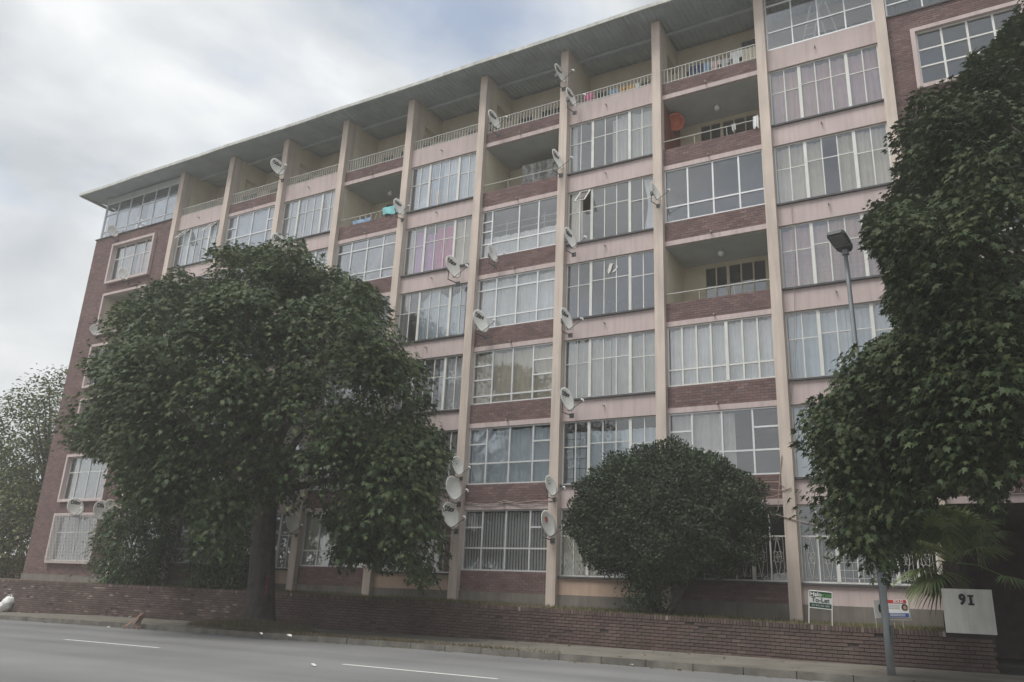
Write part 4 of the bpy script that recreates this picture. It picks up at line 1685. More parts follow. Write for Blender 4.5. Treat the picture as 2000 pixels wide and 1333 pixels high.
# ------------------------------------------------------------------ fan palm by the entrance
palm = empty('fan_palm', (37.55, -1.75, wtop(37)))
tag(palm, 'fan palm with drooping fronds behind the white number block', 'palm')
r5_ = np.random.default_rng(17)
b = trunk_mesh((37.55, -1.75, .9), (37.62, -1.85, 2.5), .2, .15, .1, 12, 8, r=r5_)
b.build('trunk', 'bark_dark', palm, True)
hub = np.array([37.62, -1.85, 2.5])
for i in range(34):
    az = i * 2.39996 + r5_.uniform(-.25, .25)
    el = math.radians(r5_.choice([78, 62, 45, 28, 8, -12, -28]) + r5_.uniform(-8, 8)) if i > 4 else math.radians(r5_.uniform(60, 85))
    Lp = r5_.uniform(.8, 1.25)
    d = np.array([math.cos(az) * math.cos(el), math.sin(az) * math.cos(el), math.sin(el)])
    if d[0] < -.35 and el < .35: Lp *= .55
    tip = hub + d * Lp + np.array([0, 0, -.12])
    b = MB()
    b.tube([hub, hub + d * Lp * .5 + np.array([0, 0, .05]), tip], [.02, .014, .01], 5)
    side = np.cross(d, (0, 0, 1)); side /= np.linalg.norm(side) + 1e-9
    nrm = np.cross(side, d)
    V, Fq, T_ = list(b.v), [], []
    quads = [f for f in b.f if len(f) == 4]
    T_ = [.9] * len(V)
    nseg = 30
    for s in range(nseg):
        a = (s / (nseg - 1) - .5) * math.radians(250)
        sdn = d * math.cos(a) + side * math.sin(a)
        Ls = r5_.uniform(.7, .92) * (1 - .18 * abs(a) / 2.2)
        w_ = .026
        cr = np.cross(sdn, nrm)
        n0 = len(V); tv = r5_.random() * .8
        for j in range(5):
            t = j / 4
            c = tip + sdn * Ls * t + nrm * .10 * math.sin(abs(a)) * t + np.array([0, 0, -.38 * Ls * max(0, t - .35) ** 1.6 * 2.2])
            ww = w_ * (1.0 if j < 2 else 1.15 if j == 2 else .75 if j == 3 else .1)
            V += [c - cr * ww, c + cr * ww + nrm * .012]; T_ += [tv, tv]
        for j in range(4):
            Fq.append((n0 + 2 * j, n0 + 2 * j + 1, n0 + 2 * j + 3, n0 + 2 * j + 2))
    np_mesh('frond', np.array(V), np.array(quads + Fq), 'leaf_palm', palm, T_)

# ------------------------------------------------------------------ background trees left of the block
def far_tree(label, base, ctr, rad, n, seed, per=16, ls=.26, m='leaf_far', sparse=.5, h=5.0, hull=None):
    r = np.random.default_rng(seed)
    rt = empty('background_tree', base)
    tag(rt, label, 'tree', 'trees beyond the brick corner')
    b = trunk_mesh(base, (ctr[0], ctr[1], h), .38, .26, .2, 12, 10, r=r)
    C = clump_centres(n, ctr, rad, hull, (-50, 60), sparse, r)
    C = C[C[:, 2] > base[2] + .8]
    for i in range(20):
        t = C[r.integers(len(C))]
        if t[2] < h: continue
        p = limb_path((ctr[0], ctr[1], h - r.random()), t, .6, 6, r)
        b.tube(p, list(np.linspace(.16, .02, len(p))), 6)
    b.build('trunk', 'bark', rt, True)
    crown('crown', rt, C, ctr, rad, per, .42, ls, *oval_leaf(.3, .2), m, r, droop=.5, flat=.5)
    return rt


far_tree('tall loose leaved tree beyond the brick corner with branches showing against the sky', (-10.5, 4.8, .6), (-10.3, 4.8, 9.2), (5.4, 3.8, 5.0), 640, 41, per=34, ls=.22, h=6.0, sparse=.35)
far_tree('dense low tree left of the brick corner above the retaining wall', (-8.2, 1.0, .9), (-8.6, 1.2, 3.9), (3.4, 2.2, 2.6), 420, 43, per=20, ls=.2, h=2.8)
far_tree('bushy tree standing behind the dense low tree at the brick corner', (-15, 9.0, .5), (-14.5, 9.0, 7.0), (5.5, 4.0, 6.0), 520, 47, per=18, ls=.24, h=4.0)
rt = empty('flowering_shrub', (-11.0, 3.6, .8))
tag(rt, 'shrub with yellow flowers among the trees left of the brick corner', 'shrub')
r6_ = np.random.default_rng(3)
b = MB().tube([(-11, 3.6, .8), (-10.9, 3.6, 3.5), (-10.8, 3.5, 5.4)], [.08, .06, .03], 6)
b.build('stem', 'bark_dark', rt)
C = clump_centres(60, (-10.9, 3.4, 5.0), (1.5, 1.2, 1.6), None, (-50, 50), .6, r6_)
crown('flowers', rt, C, (-10.9, 3.4, 5.0), (1.5, 1.2, 1.6), 14, .2, .16, *oval_leaf(.35, .1), 'leaf_yellow', r6_)

# neighbouring low brick wall and hand rail beyond the corner
nb = empty('boundary_wall', (-9, 4.5, .8))
tag(nb, 'red brick boundary wall with pale pipe rails beyond the brick corner', 'wall')
MB().box(-22, -3.0, 4.5, 4.7, .2, 2.35).build('wall_body', 'neighbour_brick', nb)
for z in (1.28, 1.42):
    MB().tube([(-20, 2.6, z), (-3.2, 2.6, z)], .028, 6).build('rail', 'rail_paint', nb)
for x in (-19, -15, -11, -7, -3.6):
    MB().tube([(x, 2.6, .9), (x, 2.6, 1.45)], .022, 6).build('rail_post', 'rail_paint', nb)

# ------------------------------------------------------------------ street lamp
lp = on_z(1742, 1320, gz(36.5) + .0)
lamp = empty('street_lamp', (lp[0], lp[1], gz(36.5)))
tag(lamp, 'grey steel street lamp post with flat black LED head at the kerb', 'street lamp')
lt = on_y(1651, 492, lp[1])
b = MB()
n = 10
path = [np.array([lp[0], lp[1], gz(36.5) - .05]) * (1 - i / n) + np.array([lt[0], lt[1], lt[2]]) * (i / n) for i in range(n + 1)]
b.tube(path, list(np.interp(np.linspace(0, 1, n + 1), [0, .28, .281, 1], [.075, .07, .062, .046])), 14)
b.build('pole', 'galvanised', lamp, True)
MB().box(lp[0] + .055, lp[0] + .10, lp[1] - .06, lp[1] + .02, .72, 1.05).build('access_door', 'lamp_body', lamp)
b = MB().tube([lt - np.array([0, 0, .08]), lt + np.array([0, 0, .04])], .075, 12)
b.build('collar', 'galvanised', lamp)
# head: flat luminaire reaching over the road and tilted up
ou = np.array([-.16, -.97, .16]); ou /= np.linalg.norm(ou)
sdv = np.cross(ou, (0, 0, 1)); sdv /= np.linalg.norm(sdv)
upv = np.cross(sdv, ou)
h0_ = lt + np.array([0, 0, .08])


def hp(o_, s_, u_): return tuple(h0_ + ou * o_ + sdv * s_ + upv * u_)


b = MB()
prof = [(-.12, .10), (.0, .17), (.30, .19), (.62, .19), (.70, .14)]
lo = [hp(o_, -s_, -.03) for o_, s_ in prof] + [hp(o_, s_, -.03) for o_, s_ in reversed(prof)]
b.prism(lo, upv * .075)
b.build('lamp_head', 'lamp_body', lamp)
b = MB()
lo = [hp(o_, s_, -.046) for o_, s_ in ((.24, -.16), (.64, -.16), (.64, .16), (.24, .16))]
b.prism(lo, upv * .014)
b.build('lens', 'lamp_lens', lamp)
b = MB()
lo = [hp(o_, s_, -.05) for o_, s_ in ((.17, -.175), (.22, -.175), (.22, .175), (.17, .175))]
b.prism(lo, upv * .018)
b.build('trim', 'galvanised', lamp)

# ------------------------------------------------------------------ number block 91
blk = empty('number_block', (37.93, WALL_Y, .93))
tag(blk, 'white plastered block with black number 91 on the end of the retaining wall', 'sign')
b = MB().box(37.44, 38.41, WALL_Y - .07, WALL_Y + .2, .935, 1.86)
b.build('slab', 'white_plaster', blk)
V, Fs = text_mesh('9', .30, .016, .006)
b = MB(); b.v = [(37.83 + v[0] * .85, WALL_Y - .078 - v[2], 1.63 + v[1]) for v in V]; b.f = Fs
b.build('numeral', 'print_black', blk)
b = MB()
yk = WALL_Y - .084
b.box(37.965, 38.02, yk, yk + .012, 1.535, 1.735)
b.box(37.935, 38.05, yk, yk + .012, 1.70, 1.737)
b.box(37.935, 38.05, yk, yk + .012, 1.525, 1.562)
b.build('numeral', 'print_black', blk)

# ------------------------------------------------------------------ estate agents' boards
def flat_text(body, size, cx, cz, y, m, parent, rot=0.0, bold=.0, frame=None):
    V, Fs = text_mesh(body, size, bold, .0008)
    b = MB()
    b.v = [frame(cx + v[0], cz + v[1], -.004 - v[2]) for v in V]
    b.f = Fs
    return b.build('lettering', m, parent)


def board_frame(org, rot, tilt):
    """local board axes: u to the right, w up, d towards the viewer"""
    u = np.array([math.cos(rot) * math.cos(tilt), math.sin(rot), -math.sin(tilt)])
    w = np.array([math.sin(tilt), 0, math.cos(tilt)])
    dd = np.cross(u, w)
    return lambda a, c, e: tuple(np.array(org) + u * a + w * c + dd * (-e))


y = WALL_Y + .27
s1 = empty('estate_board', (34.78, y, wtop(34.8) - .03))
tag(s1, 'dark green and white TO-LET estate agent board on two white legs', 'sign')
f = board_frame((34.82, y, 1.52), 0.0, math.radians(4.0))


def panel(fr, a0, a1, c0, c1, e0, e1, m, name, parent):
    b = MB()
    b.prism([fr(a0, c0, e0), fr(a1, c0, e0), fr(a1, c1, e0), fr(a0, c1, e0)], np.array(fr(0, 0, e1)) - np.array(fr(0, 0, e0)))
    return b.build(name, m, parent)


b = MB()
for sx in (-1, 1):
    b.tube([f(sx * .262, -.56, .0), f(sx * .262, .20, .0)], .011, 6)
b.tube([f(-.262, .20, 0), f(.262, .20, 0)], .011, 6)
b.tube([f(-.262, -.19, 0), f(.262, -.19, 0)], .011, 6)
b.build('frame', 'sign_white', s1)
panel(f, -.25, .25, .065, .19, .0, -.008, 'sign_green', 'header', s1)
panel(f, -.25, .25, -.075, .063, .0, -.008, 'sign_grey', 'panel', s1)
panel(f, -.25, .25, -.18, -.077, .0, -.008, 'sign_green', 'footer', s1)
ff = lambda a, c, e: f(a, c, e - .010)
flat_text('Halo', .135, -.105, .125, 0, 'sign_white', s1, frame=ff, bold=.002)
flat_text('prop', .135, .115, .125, 0, 'sign_lime', s1, frame=ff)
flat_text('To-Let', .145, .0, -.005, 0, 'print_black', s1, frame=ff, bold=.003)
flat_text('Tel: 033 345 1838', .055, .0, -.13, 0, 'sign_grey', s1, frame=ff)

y2 = WALL_Y + .45
s2 = empty('estate_board', (36.4, y2, wtop(36.4) - .03))
tag(s2, 'white SOLD estate agent board with red header and blue footer', 'sign')
f2 = board_frame((36.47, y2, 1.40), math.radians(6), math.radians(-1.5))
b = MB()
b.tube([f2(-.10, -.30, .01), f2(-.10, -.42, .01)], .006, 5)
b.tube([f2(.08, -.26, .01), f2(.08, -.42, .01)], .006, 5)
b.tube([f2(-.28, -.25, .01), f2(.28, -.25, .01)], .006, 5)
b.tube([f2(.26, -.25, .01), f2(.26, .2, .01)], .006, 5)
b.tube([f2(-.26, -.25, .01), f2(-.26, .2, .01)], .006, 5)
b.build('frame', 'bar_grey', s2)
panel(f2, -.24, .24, -.2, .2, .0, -.008, 'sign_white', 'panel', s2)
panel(f2, -.225, .20, .115, .192, -.009, -.013, 'sign_red', 'header', s2)
panel(f2, -.225, .225, -.19, -.10, -.009, -.013, 'sign_blue', 'footer', s2)
f3 = lambda a, c, e: f2(a, c, e - .014)
flat_text('SOLD', .085, .035, .153, 0, 'sign_white', s2, frame=f3, bold=.003)
for zz in (.075, .04, .005):
    panel(f2, -.21, .05, zz - .009, zz + .009, -.009, -.012, 'bar_grey', 'print_line', s2)
for zz in (-.125, -.16):
    panel(f2, -.17, .15, zz - .009, zz + .009, -.014, -.017, 'sign_grey', 'print_line', s2)
# small portrait print
b = MB().poly([f3(.155 + .065 * math.cos(a) * (1.0 if math.sin(a) > -.2 else 1.1), .03 + .075 * math.sin(a), .0) for a in np.linspace(0, 2 * math.pi, 18, False)])
b.build('portrait_hair', 'print_black', s2)
b = MB().poly([f3(.158 + .034 * math.cos(a), .02 + .045 * math.sin(a), -.003) for a in np.linspace(0, 2 * math.pi, 14, False)])
b.build('portrait_face', 'skin_print', s2)
s3 = empty('estate_board', (36.09, y2 + .12, wtop(36) - .03))
tag(s3, 'narrow white board standing edge on beside the SOLD board', 'sign')
f4 = board_frame((36.10, y2 + .1, 1.37), math.radians(58), math.radians(-2))
b = MB()
for sx in (-.2, .2): b.tube([f4(sx, -.42, .012), f4(sx, .2, .012)], .006, 5)
b.build('frame', 'bar_grey', s3)
panel(f4, -.23, .15, -.2, .2, .0, -.008, 'sign_white', 'panel', s3)
b = MB().poly([f4(-.04 + .05 * math.cos(a), .02 + .1 * math.sin(a), -.012) for a in np.linspace(0, 2 * math.pi, 8, False)])
b.build('print_mark', 'print_black', s3)

# ------------------------------------------------------------------ things on the balconies
def globe(px, py, k, label):
    p = on_z(px, py, HEAD + ST * k - .14)
    rt = empty('ceiling_lamp', (p[0], p[1], HEAD + ST * k - .02))
    tag(rt, label, 'lamp', 'globe lamps on balcony ceilings')
    MB().sphere((p[0], p[1], p[2]), .11).build('globe', 'globe_white', rt, True)
    MB().tube([(p[0], p[1], p[2] + .09), (p[0], p[1], HEAD + ST * k - .021)], .05, 10).build('rose', 'globe_white', rt)


globe(1400, 211, 5, 'white globe lamp on the ceiling of the balcony with the orange disc')
globe(1408, 495, 3, 'white globe lamp on the ceiling of the third floor balcony')
globe(762, 378, 5, 'white globe lamp on the ceiling of the balcony with turquoise cloth')


def cloth(name, label, cat, x0, x1, z0, z1, y, m, seed, group=None, shape=None):
    """hanging cloth folded over a rail: outline shape is a list of (u, v) cut-outs"""
    r = random.Random(seed)
    n, nz = 14, 10
    V, keep = [], []
    ph = r.random() * 6
    for j in range(nz + 1):
        v = j / nz
        for i in range(n + 1):
            u = i / n
            wob = .03 * math.sin(u * 11 + ph + 2 * v) * (1 - v * .6) + .012 * math.sin(u * 23 + ph)
            V.append((x0 + (x1 - x0) * (u + .025 * math.sin(v * 5 + ph)), y + wob, z1 - (z1 - z0) * (1 - v) * (1 + .05 * math.sin(u * 7 + ph)) if j else z0 + .04 * math.sin(u * 7 + ph)))
    Fq = []
    for j in range(nz):
        for i in range(n):
            u, v = (i + .5) / n, (j + .5) / nz
            if shape == 'shirt' and v < .62 and (u < .2 or u > .8): continue
            if shape == 'trousers' and v < .6 and .42 < u < .58: continue
            a = j * (n + 1) + i
            Fq.append((a, a + 1, a + n + 2, a + n + 1))
    V = np.array(V)
    k0 = len(V)
    V2 = V + np.array([0, .012, 0])
    Fa = np.array(Fq)
    o = np_mesh(name, np.concatenate([V, V2]), np.concatenate([Fa, Fa[:, ::-1] + k0]), m)
    return tag(o, label, cat, group)


def rail_span(pxa, pxb, py, y):
    a, c = on_y(pxa, py, y), on_y(pxb, py, y)
    return a[0], c[0]


# top floor washing, hung on a line just behind the railing
LN = [(1345, 1375, 6, 'c_navy', 'trousers', 'dark blue trousers on the top floor washing line between eighth and ninth pier'),
      (1362, 1385, 6, 'c_blue', None, 'grey blue towel on the top floor washing line between eighth and ninth pier'),
      (1386, 1403, 6, 'c_rose', 'shirt', 'pale pink shirt on the top floor washing line between eighth and ninth pier'),
      (1403, 1423, 6, 'c_grey', 'shirt', 'grey shirt next to the pale pink shirt on the top floor line'),
      (1424, 1447, 7, 'c_white', 'shirt', 'long white shirt hanging over the top floor railing left of the ninth pier'),
      (1449, 1476, 7, 'c_cream', None, 'cream cloth in a heap on the railing beside the ninth pier'),
      (1446, 1477, 9, 'c_black', None, 'black blanket hung high beside the ninth pier on the top floor')]
for j, (a, c, hgt, m, shp, lab) in enumerate(LN):
    pa = on_y(a, 110, .18); pc = on_y(c, 110, .18)
    zt = 19.95 + (.12 if hgt == 7 else .55 if hgt == 9 else -.08)
    zb = 19.36 if hgt != 9 else 19.7
    cloth('hanging_garment', lab, 'laundry', pa[0], pc[0], zb, zt, .20 + .03 * j if hgt != 9 else .5, m, 60 + j, 'washing on the top floor balconies', shp)
MB().tube([(30.2, .24, 20.02), (33.55, .24, 20.02)], .006, 5).build('washing_line', 'cable_pale', None)
tag(bpy.data.objects['washing_line'], 'thin washing line behind the top floor railing left of the ninth pier', 'line')
LN2 = [(1142, 1158, 'c_hotpink', None, 'bright pink cloth on the top floor line right of the seventh pier', .12),
       (1168, 1186, 'c_black', 'trousers', 'black trousers on the top floor line right of the seventh pier', .0),
       (1189, 1208, 'c_blue', 'shirt', 'pale blue shirt on the top floor line right of the black trousers', .0),
       (1209, 1220, 'c_orange', 'shirt', 'orange shirt on the top floor line beside the pale blue shirt', .0),
       (1222, 1238, 'c_orange', None, 'orange and white towel on the top floor line', .0),
       (1239, 1248, 'c_white', 'shirt', 'small white shirt last on the top floor line left of the eighth pier', .0)]
for j, (a, c, m, shp, lab, up) in enumerate(LN2):
    pa = on_y(a, 180, .2); pc = on_y(c, 180, .2)
    cloth('hanging_garment', lab, 'laundry', pa[0], pc[0], 19.42 + up * 2, 19.86 + up, .2 + .01 * j, m, 80 + j, 'washing on the top floor balconies', shp)
o = MB().tube([(26.5, .23, 19.93), (29.85, .23, 19.93)], .006, 5).build('washing_line', 'cable_pale', None)
tag(o, 'thin washing line behind the top floor railing right of the seventh pier', 'line')

# orange disc in the fifth floor balcony
p = on_y(1320, 238, .95)
b = MB()
ax = np.array([.55, -.75, -.36]); ax /= np.linalg.norm(ax)
su = np.cross(ax, (0, 0, 1)); su /= np.linalg.norm(su); sv = np.cross(su, ax)
ring = []
for i in range(5):
    rr = .34 * (1, .96, .7, .35, .01)[i]
    hh = (0, .02, -.01, -.05, -.06)[i]
    for k in range(24):
        a = 2 * math.pi * k / 24
        b.v.append(tuple(p + su * rr * math.cos(a) + sv * rr * math.sin(a) + ax * hh))
for i in range(4):
    for k in range(24):
        a, c = i * 24 + k, i * 24 + (k + 1) % 24
        b.f.append((a, c, c + 24, a + 24))
b.f.append(tuple(range(23, -1, -1)))
rt = empty('orange_dish', tuple(p))
tag(rt, 'orange round dish hanging in the balcony with a reddish side wall', 'dish')
b.build('bowl', 'orange_enamel', rt, True)
MB().tube([p - ax * .02, p - ax * .25 + np.array([0, .3, .3])], .012, 6).build('bracket', 'bar_grey', rt)
# cloths on that balcony rail
pa = on_y(1430, 262, -.03)
cloth('hanging_cloth', 'grey glove shaped cloth on the rail of the balcony with the orange disc', 'laundry', pa[0], pa[0] + .14, 16.62, 16.9, -.06, 'c_grey', 4, 'cloths on the fifth floor rail', 'trousers')
pa = on_y(1472, 250, -.03)
cloth('hanging_cloth', 'white cloth on the rail near the ninth pier', 'laundry', pa[0], pa[0] + .17, 16.55, 17.0, -.06, 'c_white', 5, 'cloths on the fifth floor rail')
# fifth floor balcony of the fourth bay: turquoise cloth and stored furniture
xa, xb = bay_x(4)
pa, pc = on_y(751, 420, .1), on_y(786, 410, .1)
cloth('hanging_cloth', 'turquoise cloth draped over a balcony rail beside the fifth pier', 'laundry', pa[0], pc[0], 16.62, 16.98, -.06, 'c_turq', 14)
ch = empty('stacked_chairs', (xa + .75, .7, 15.75))
tag(ch, 'dark blue folded chairs stored in the balcony with the turquoise cloth', 'chairs')
b = MB()
for q in range(3):
    x = xa + .35 + q * .28
    b.prism([(x, .5, 16.9 - q * .12), (x + .42, .5, 16.8 - q * .12), (x + .5, .9, 17.25 - q * .12), (x + .05, .9, 17.35 - q * .12)], (0, .03, .03))
b.build('seat_panel', 'c_navy', ch)
b = MB()
for q in range(4):
    x = xa + .3 + q * .3
    b.tube([(x, .45, 15.75), (x + .35, .6, 17.2)], .014, 6)
    b.tube([(x + .4, .45, 15.75), (x, .6, 17.3)], .014, 6)
b.build('frame_tubes', 'bar_grey', ch)
cloth('hanging_cloth', 'blue patterned bundle lying on the rail of the balcony with turquoise cloth', 'laundry', xa + .6, xa + 1.6, 16.58, 16.82, .16, 'c_blue', 15)
b = MB()
p0 = on_y(1197, 524, .06)
for a_, c_ in (((-.15, .16), (-.02, .2)), ):
    b.prism([tuple(p0 + np.array(q)) for q in ((-.16, 0, -.2), (-.2, 0, -.08), (-.12, 0, .2), (.02, 0, .17), (-.02, 0, .12), (-.08, 0, -.1))], (0, .004, 0))
    b.prism([tuple(p0 + np.array(q)) for q in ((-.06, 0, -.16), (.1, 0, -.13), (.2, 0, .02), (.1, 0, .1), (.12, 0, -.02), (.02, 0, -.1))], (0, .004, 0))
tag(b.build('torn_paper', 'paper_scrap'), 'torn white paper stuck on the bare third floor window right of the seventh pier', 'paper')
# mottled grey screen in the sixth bay balcony
xa, xb = bay_x(6)
mat('mottled_screen', (.36, .37, .36), .9, .45, 6, streak=.5)
sc = MB().box(xa + 1.05, xb - .05, 1.2, 1.25, HEAD + ST * 4 + .31, HEAD + ST * 5 - .45).build('screen_panel', 'mottled_screen', None)
tag(sc, 'mottled grey screen panel standing in the sixth bay balcony', 'screen')
# ladder in the glazed top floor room of the ninth bay
xa, xb = bay_x(9)
ld = empty('step_ladder', (xa + 1.5, .9, 19.2))
tag(ld, 'pale step ladder behind the top floor glazing right of the ninth pier', 'ladder')
b = MB()
for s, yy in ((-1, .75), (1, 1.1)):
    b.tube([(xa + 1.45 + s * .55, yy, 19.2), (xa + 1.5 + s * .1, .92, 21.5)], .03, 6)
    b.tube([(xa + 1.85 + s * .55, yy, 19.2), (xa + 1.8 + s * .1, .92, 21.5)], .03, 6)
b.build('rails', 'sign_white', ld)
b = MB()
for q in range(7):
    t = .12 + q * .12
    b.tube([(xa + .9 + .5 * t, .78 + .14 * t, 19.2 + 2.3 * t), (xa + 1.3 + .4 * t, .78 + .14 * t, 19.2 + 2.3 * t)], .02, 5)
b.build('rungs', 'sign_white', ld)

# ------------------------------------------------------------------ cables and dry twigs on the facade
def wire(name, label, pts, r, m, cat='cable', group=None):
    b = MB()
    P = []
    for a, c in zip(pts[:-1], pts[1:]):
        for t in np.linspace(0, 1, 5)[:-1]:
            P.append(np.array(a) * (1 - t) + np.array(c) * t + np.array([0, 0, random.uniform(-.012, .012)]))
    P.append(np.array(pts[-1]))
    b.tube(P, r, 5)
    o = b.build(name, m)
    return tag(o, label, cat, group)


Y = lambda px, py, y=-.06: on_y(px, py, y)
wire('cable', 'sagging cable along the beam above the barred ground floor window', [Y(904, 979), Y(935, 986), Y(965, 985), Y(985, 978), Y(1010, 983), Y(1045, 978), Y(1072, 979)], .014, 'cable_pale')
wire('cable', 'second cable crossing the first above the barred ground floor window', [Y(904, 983), Y(950, 988), Y(990, 982), Y(1020, 987), Y(1050, 983), Y(1070, 981)], .012, 'cable_pale')
wire('cable', 'cable wrapped round the seventh pier above the red printed dish', [Y(1071, 978, -.23), Y(1080, 979, -.23), Y(1090, 977, -.23)], .014, 'cable_pale')
wire('cable', 'thin pale cable running down beside the ninth pier', [Y(1545, 395), Y(1548, 440), Y(1551, 560), Y(1552, 640), Y(1548, 740), Y(1541, 800), Y(1530, 880), Y(1524, 930)], .009, 'cable_pale')
wire('cable', 'loose aerial cable beside the eighth pier balconies', [Y(1293, 200), Y(1292, 280), Y(1294, 330)], .009, 'cable_pale')
tw = empty('dry_creeper', tuple(Y(1520, 990)))
tag(tw, 'pale dry leafless creeper stems on the ninth pier above the bush', 'creeper')
b = MB()
for pts in ([(1450, 943), (1490, 942), (1520, 942), (1532, 952)], [(1480, 950), (1510, 957), (1530, 958), (1545, 953)], [(1490, 973), (1510, 970), (1525, 966)], [(1480, 988), (1510, 1004), (1560, 1018), (1590, 1024)],
            [(1497, 985), (1498, 998), (1510, 1008), (1520, 995), (1521, 960), (1524, 920), (1527, 890)], [(1500, 955), (1492, 975), (1489, 990)]):
    P = [Y(a, c, -.24) for a, c in pts]
    b.tube(P, .012, 5)
b.build('stems', 'twig_pale', tw)

# ------------------------------------------------------------------ grass and small things on the ground
def grass(name, label, n, sampler, h, m, seed, lean=.35, w=.008):
    r = np.random.default_rng(seed)
    P = sampler(r, n)
    n = len(P)
    a = r.uniform(0, 2 * math.pi, n)
    sd_ = np.stack([np.cos(a), np.sin(a), np.zeros(n)], 1)
    ln = r.normal(size=(n, 3)) * lean; ln[:, 2] = 1
    hh = h * r.uniform(.4, 1.2, n)
    tip = P + ln * hh[:, None]
    V = np.stack([P - sd_ * w, P + sd_ * w, tip], 1).reshape(-1, 3)
    Fq = np.arange(3 * n).reshape(-1, 3)
    o = np_mesh(name, V, Fq, m, None, np.repeat(r.random(n), 3))
    return tag(o, label, 'grass', kind='stuff')


def s_terr(r, n):
    x = r.uniform(5, 38.2, n); y = r.uniform(-2.75, -.1, n)
    dens = .35 + .65 * (np.sin(x * .9) * .5 + .5)
    k = r.random(n) < dens
    x, y = x[k], y[k]
    z = np.array([wtop(a) for a in x]) - .05 + (y + 2.8) * .035
    return np.stack([x, y, z - .01], 1)


grass('grass', 'thin grass on the raised strip behind the retaining wall', 26000, s_terr, .10, 'grass', 71)


def s_mound(r, n):
    a = r.uniform(0, 2 * math.pi, n); q = r.random(n) ** .6
    x = TBX + .3 + 2.3 * q * np.cos(a); y = TBY - .7 + 1.25 * q * np.sin(a)
    k = y > KERB_Y + .02
    x, y, q = x[k], y[k], q[k]
    z = np.array([gz(v) for v in x]) + .17 * np.clip(1 - q ** 2, 0, 1)
    return np.stack([x, y, z - .01], 1)


grass('grass', 'dry grass tufts on the earth mound round the thick tree trunk', 15000, s_mound, .13, 'dry_grass', 72, .6)


def s_kerb(r, n):
    x = r.uniform(20, 31, n) ; x = 19.5 + (x - 20) ** 1.0 * .95
    y = KERB_Y + .02 + np.abs(r.normal(size=n)) * .28
    k = r.random(n) < np.clip(1.25 - (x - 19) / 10, .08, 1) * (.4 + .6 * (np.sin(x * 2.3) > -.2))
    x, y = x[k], y[k]
    return np.stack([x, y, np.array([gz(v) for v in x])], 1)


grass('grass', 'ragged grass fringe along the kerb right of the thick trunk', 9000, s_kerb, .09, 'dry_grass', 73, .6)
# earth mound round the trunk
b = MB()
seg, rn = 40, 8
for i in range(rn + 1):
    q = i / rn
    for k in range(seg):
        a = 2 * math.pi * k / seg
        x = TBX + .3 + 2.5 * q * math.cos(a); y = TBY - .7 + 1.4 * q * math.sin(a)
        y = max(y, KERB_Y + .03)
        b.v.append((x, y, gz(x) + .17 * (1 - q * q) - .006 + .02 * math.sin(x * 7) * (1 - q) + (.004 if q < 1 else 0)))
for i in range(rn):
    for k in range(seg):
        a, c = i * seg + k, i * seg + (k + 1) % seg
        b.f.append((a, c, c + seg, a + seg))
o = b.build('earth_mound', 'earth', None, True)
tag(o, kind='structure')

# fallen leaves and grit in the gutter
r7_ = np.random.default_rng(77)
n = 900
x = r7_.uniform(2, 38, n); y = np.where(r7_.random(n) < .6, KERB_Y - np.abs(r7_.normal(size=n)) * .12 - .02, r7_.uniform(KERB_Y + .2, WALL_Y - .05, n))
z = np.array([gz(v) for v in x]) + np.where(y < KERB_Y, -.122, .006)
P = np.stack([x, y, z], 1)
a = r7_.uniform(0, 6.28, n)
D = np.stack([np.cos(a), np.sin(a), r7_.normal(size=n) * .15], 1)
Nn = np.tile([0, 0, 1.0], (n, 1)) + r7_.normal(size=(n, 3)) * .25
V, Fo, k = leaves(P, D, Nn, r7_.uniform(.04, .11, n), *oval_leaf(.4, .05))
tag(np_mesh('leaf_litter', V, Fo, 'dry_grass', None, np.repeat(r7_.random(n), k)), 'dry fallen leaves scattered along the gutter and pavement', 'leaves', kind='stuff')

# scraps of paper
SCR = [(612, 1302, 'crumpled white paper scrap lying on the road'), (510, 1240, 'white scrap on the mound below the thick trunk'), (565, 1243, 'pale scrap at the right edge of the earth mound'),
       (1235, 1302, 'reddish white scrap in the gutter below the bush'), (212, 1227, 'white scrap in the gutter left of the folded cardboard'), (253, 1207, 'white scrap at the foot of the retaining wall')]
for j, (a, c, lab) in enumerate(SCR):
    p = on_z(a, c, gz(20) - .1)
    for _ in range(3):
        zg = gz(p[0]) + (-.128 if p[1] < KERB_Y else .004)
        if abs(p[0] - TBX) < 2.2 and KERB_Y < p[1] < -4.2: zg += .1
        p = on_z(a, c, zg)
    b = MB()
    rr = random.Random(j)
    n0 = 7
    cen = (p[0], p[1], p[2] + .05)
    for q in range(n0):
        an = q / n0 * 6.283
        b.v.append((p[0] + rr.uniform(.035, .085) * math.cos(an), p[1] + rr.uniform(.03, .07) * math.sin(an), p[2] + rr.uniform(0, .05)))
    b.v.append(cen)
    b.f = [(q, (q + 1) % n0, n0) for q in range(n0)]
    tag(b.build('paper_scrap', 'paper_scrap'), lab, 'litter', 'litter scraps')

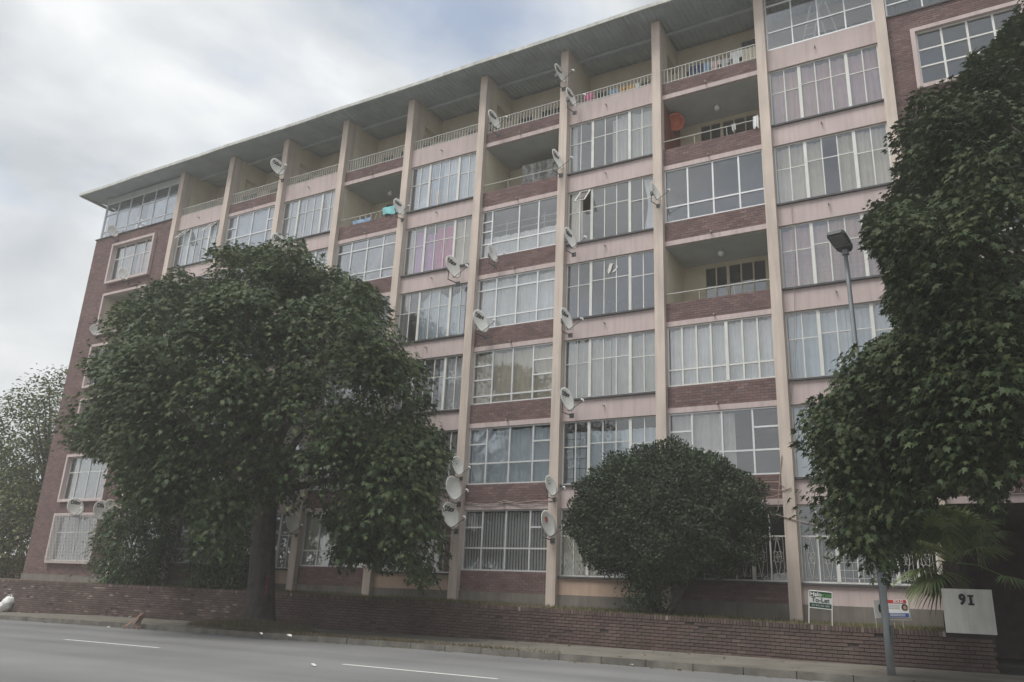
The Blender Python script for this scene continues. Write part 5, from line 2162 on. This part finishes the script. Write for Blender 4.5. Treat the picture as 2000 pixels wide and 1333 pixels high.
# folded cardboard propped against the kerb
p = on_z(266, 1229, gz(15) - .13)
p = on_z(266, 1229, gz(p[0]) - .13)
cb = empty('cardboard_piece', tuple(p))
tag(cb, 'folded reddish brown piece of cardboard propped at the kerb', 'litter')
ur = AX[0].copy(); ur[2] = 0; ur /= np.linalg.norm(ur)
bk_ = np.array([-ur[1], ur[0], 0])
K = lambda a, c, e=0: tuple(p + ur * a + np.array([0, 0, c]) + bk_ * e)
b = MB()
b.prism([K(-.42, .01, -.05), K(-.3, .05, -.07), K(.04, .34, -.05), K(.13, .44, .0), K(.02, .40, .05), K(-.32, .08, .03)], (0, 0, .02))
b.build('upper_flap', 'cardboard', cb)
b = MB()
b.prism([K(-.06, .15, -.03), K(.04, .08, -.03), K(.10, .12, 0), K(.08, .22, .02), K(.15, .32, .02), K(.16, .40, .0), K(.06, .38, .0)], bk_ * .03)
b.build('folded_side', 'c_brown', cb)
b = MB()
b.prism([K(-.10, .0, -.02), K(-.05, .0, -.02), K(-.04, .13, -.02), K(-.09, .13, -.02)], bk_ * .02)
b.prism([K(.02, .0, -.02), K(.09, .0, -.02), K(.06, .1, -.02), K(.02, .1, -.02)], bk_ * .02)
b.build('torn_strip', 'cardboard', cb)

# white refuse sack by the wall at the left
p = on_z(2, 1195, gz(3))
p = on_z(2, 1195, gz(p[0]))
sk = empty('refuse_sack', tuple(p))
tag(sk, 'white plastic refuse sack leaning on the retaining wall', 'bag')
b = MB()
rr = np.random.default_rng(2)
rings, seg = 9, 18
for i in range(rings + 1):
    t = i / rings
    rad = .34 * math.sin(math.pi * (.12 + .80 * t)) ** .7
    for k in range(seg):
        a = 2 * math.pi * k / seg
        q = rad * (1 + .12 * math.sin(4 * a + i) + .06 * rr.normal())
        b.v.append((p[0] + q * math.cos(a) + .28 * t, p[1] + .1 + q * math.sin(a) * .8, p[2] + .62 * t + .02 * rr.normal()))
for i in range(rings):
    for k in range(seg):
        a, c = i * seg + k, i * seg + (k + 1) % seg
        b.f.append((a, c, c + seg, a + seg))
b.f.append(tuple(range(seg - 1, -1, -1))); b.f.append(tuple(rings * seg + k for k in range(seg)))
b.build('bag', 'plastic_bag', sk, True)
b = MB()
for i in range(6):
    a = i * 1.05
    t0 = p + np.array([.28, .1, .6])
    b.prism([tuple(t0 + np.array([.05 * math.cos(a), .05 * math.sin(a), 0])), tuple(t0 + np.array([.16 * math.cos(a), .13 * math.sin(a), .13])), tuple(t0 + np.array([.12 * math.cos(a + .5), .12 * math.sin(a + .5), .1]))], (0, 0, .006))
b.build('knot', 'plastic_bag', sk)
# ------------------------------------------------------------------ light haze volume, added to imitate the veil of glare on the lens
HB = 208.0
hz = MB().box(-HB, HB, -HB, HB, -5.5, 26.0)
hzo = hz.build('veil_haze', 'paper_scrap', None)
hm = bpy.data.materials.new('veil_haze')
hm.use_nodes = True
ht = hm.node_tree
ht.nodes.clear()
ho = ht.nodes.new('ShaderNodeOutputMaterial')
pv = ht.nodes.new('ShaderNodeVolumePrincipled')
pv.inputs['Color'].default_value = (1, .975, .94, 1)
pv.inputs['Density'].default_value = .0024
pv.inputs['Anisotropy'].default_value = .1
ht.links.new(pv.outputs[0], ho.inputs['Volume'])
hzo.data.materials[0] = hm
tag(hzo, kind='stuff')
print('objects', len(bpy.data.objects), 'tris', sum(len(o.data.loop_triangles) if o.data.loop_triangles else len(o.data.polygons) for o in bpy.data.objects if o.type == 'MESH'))
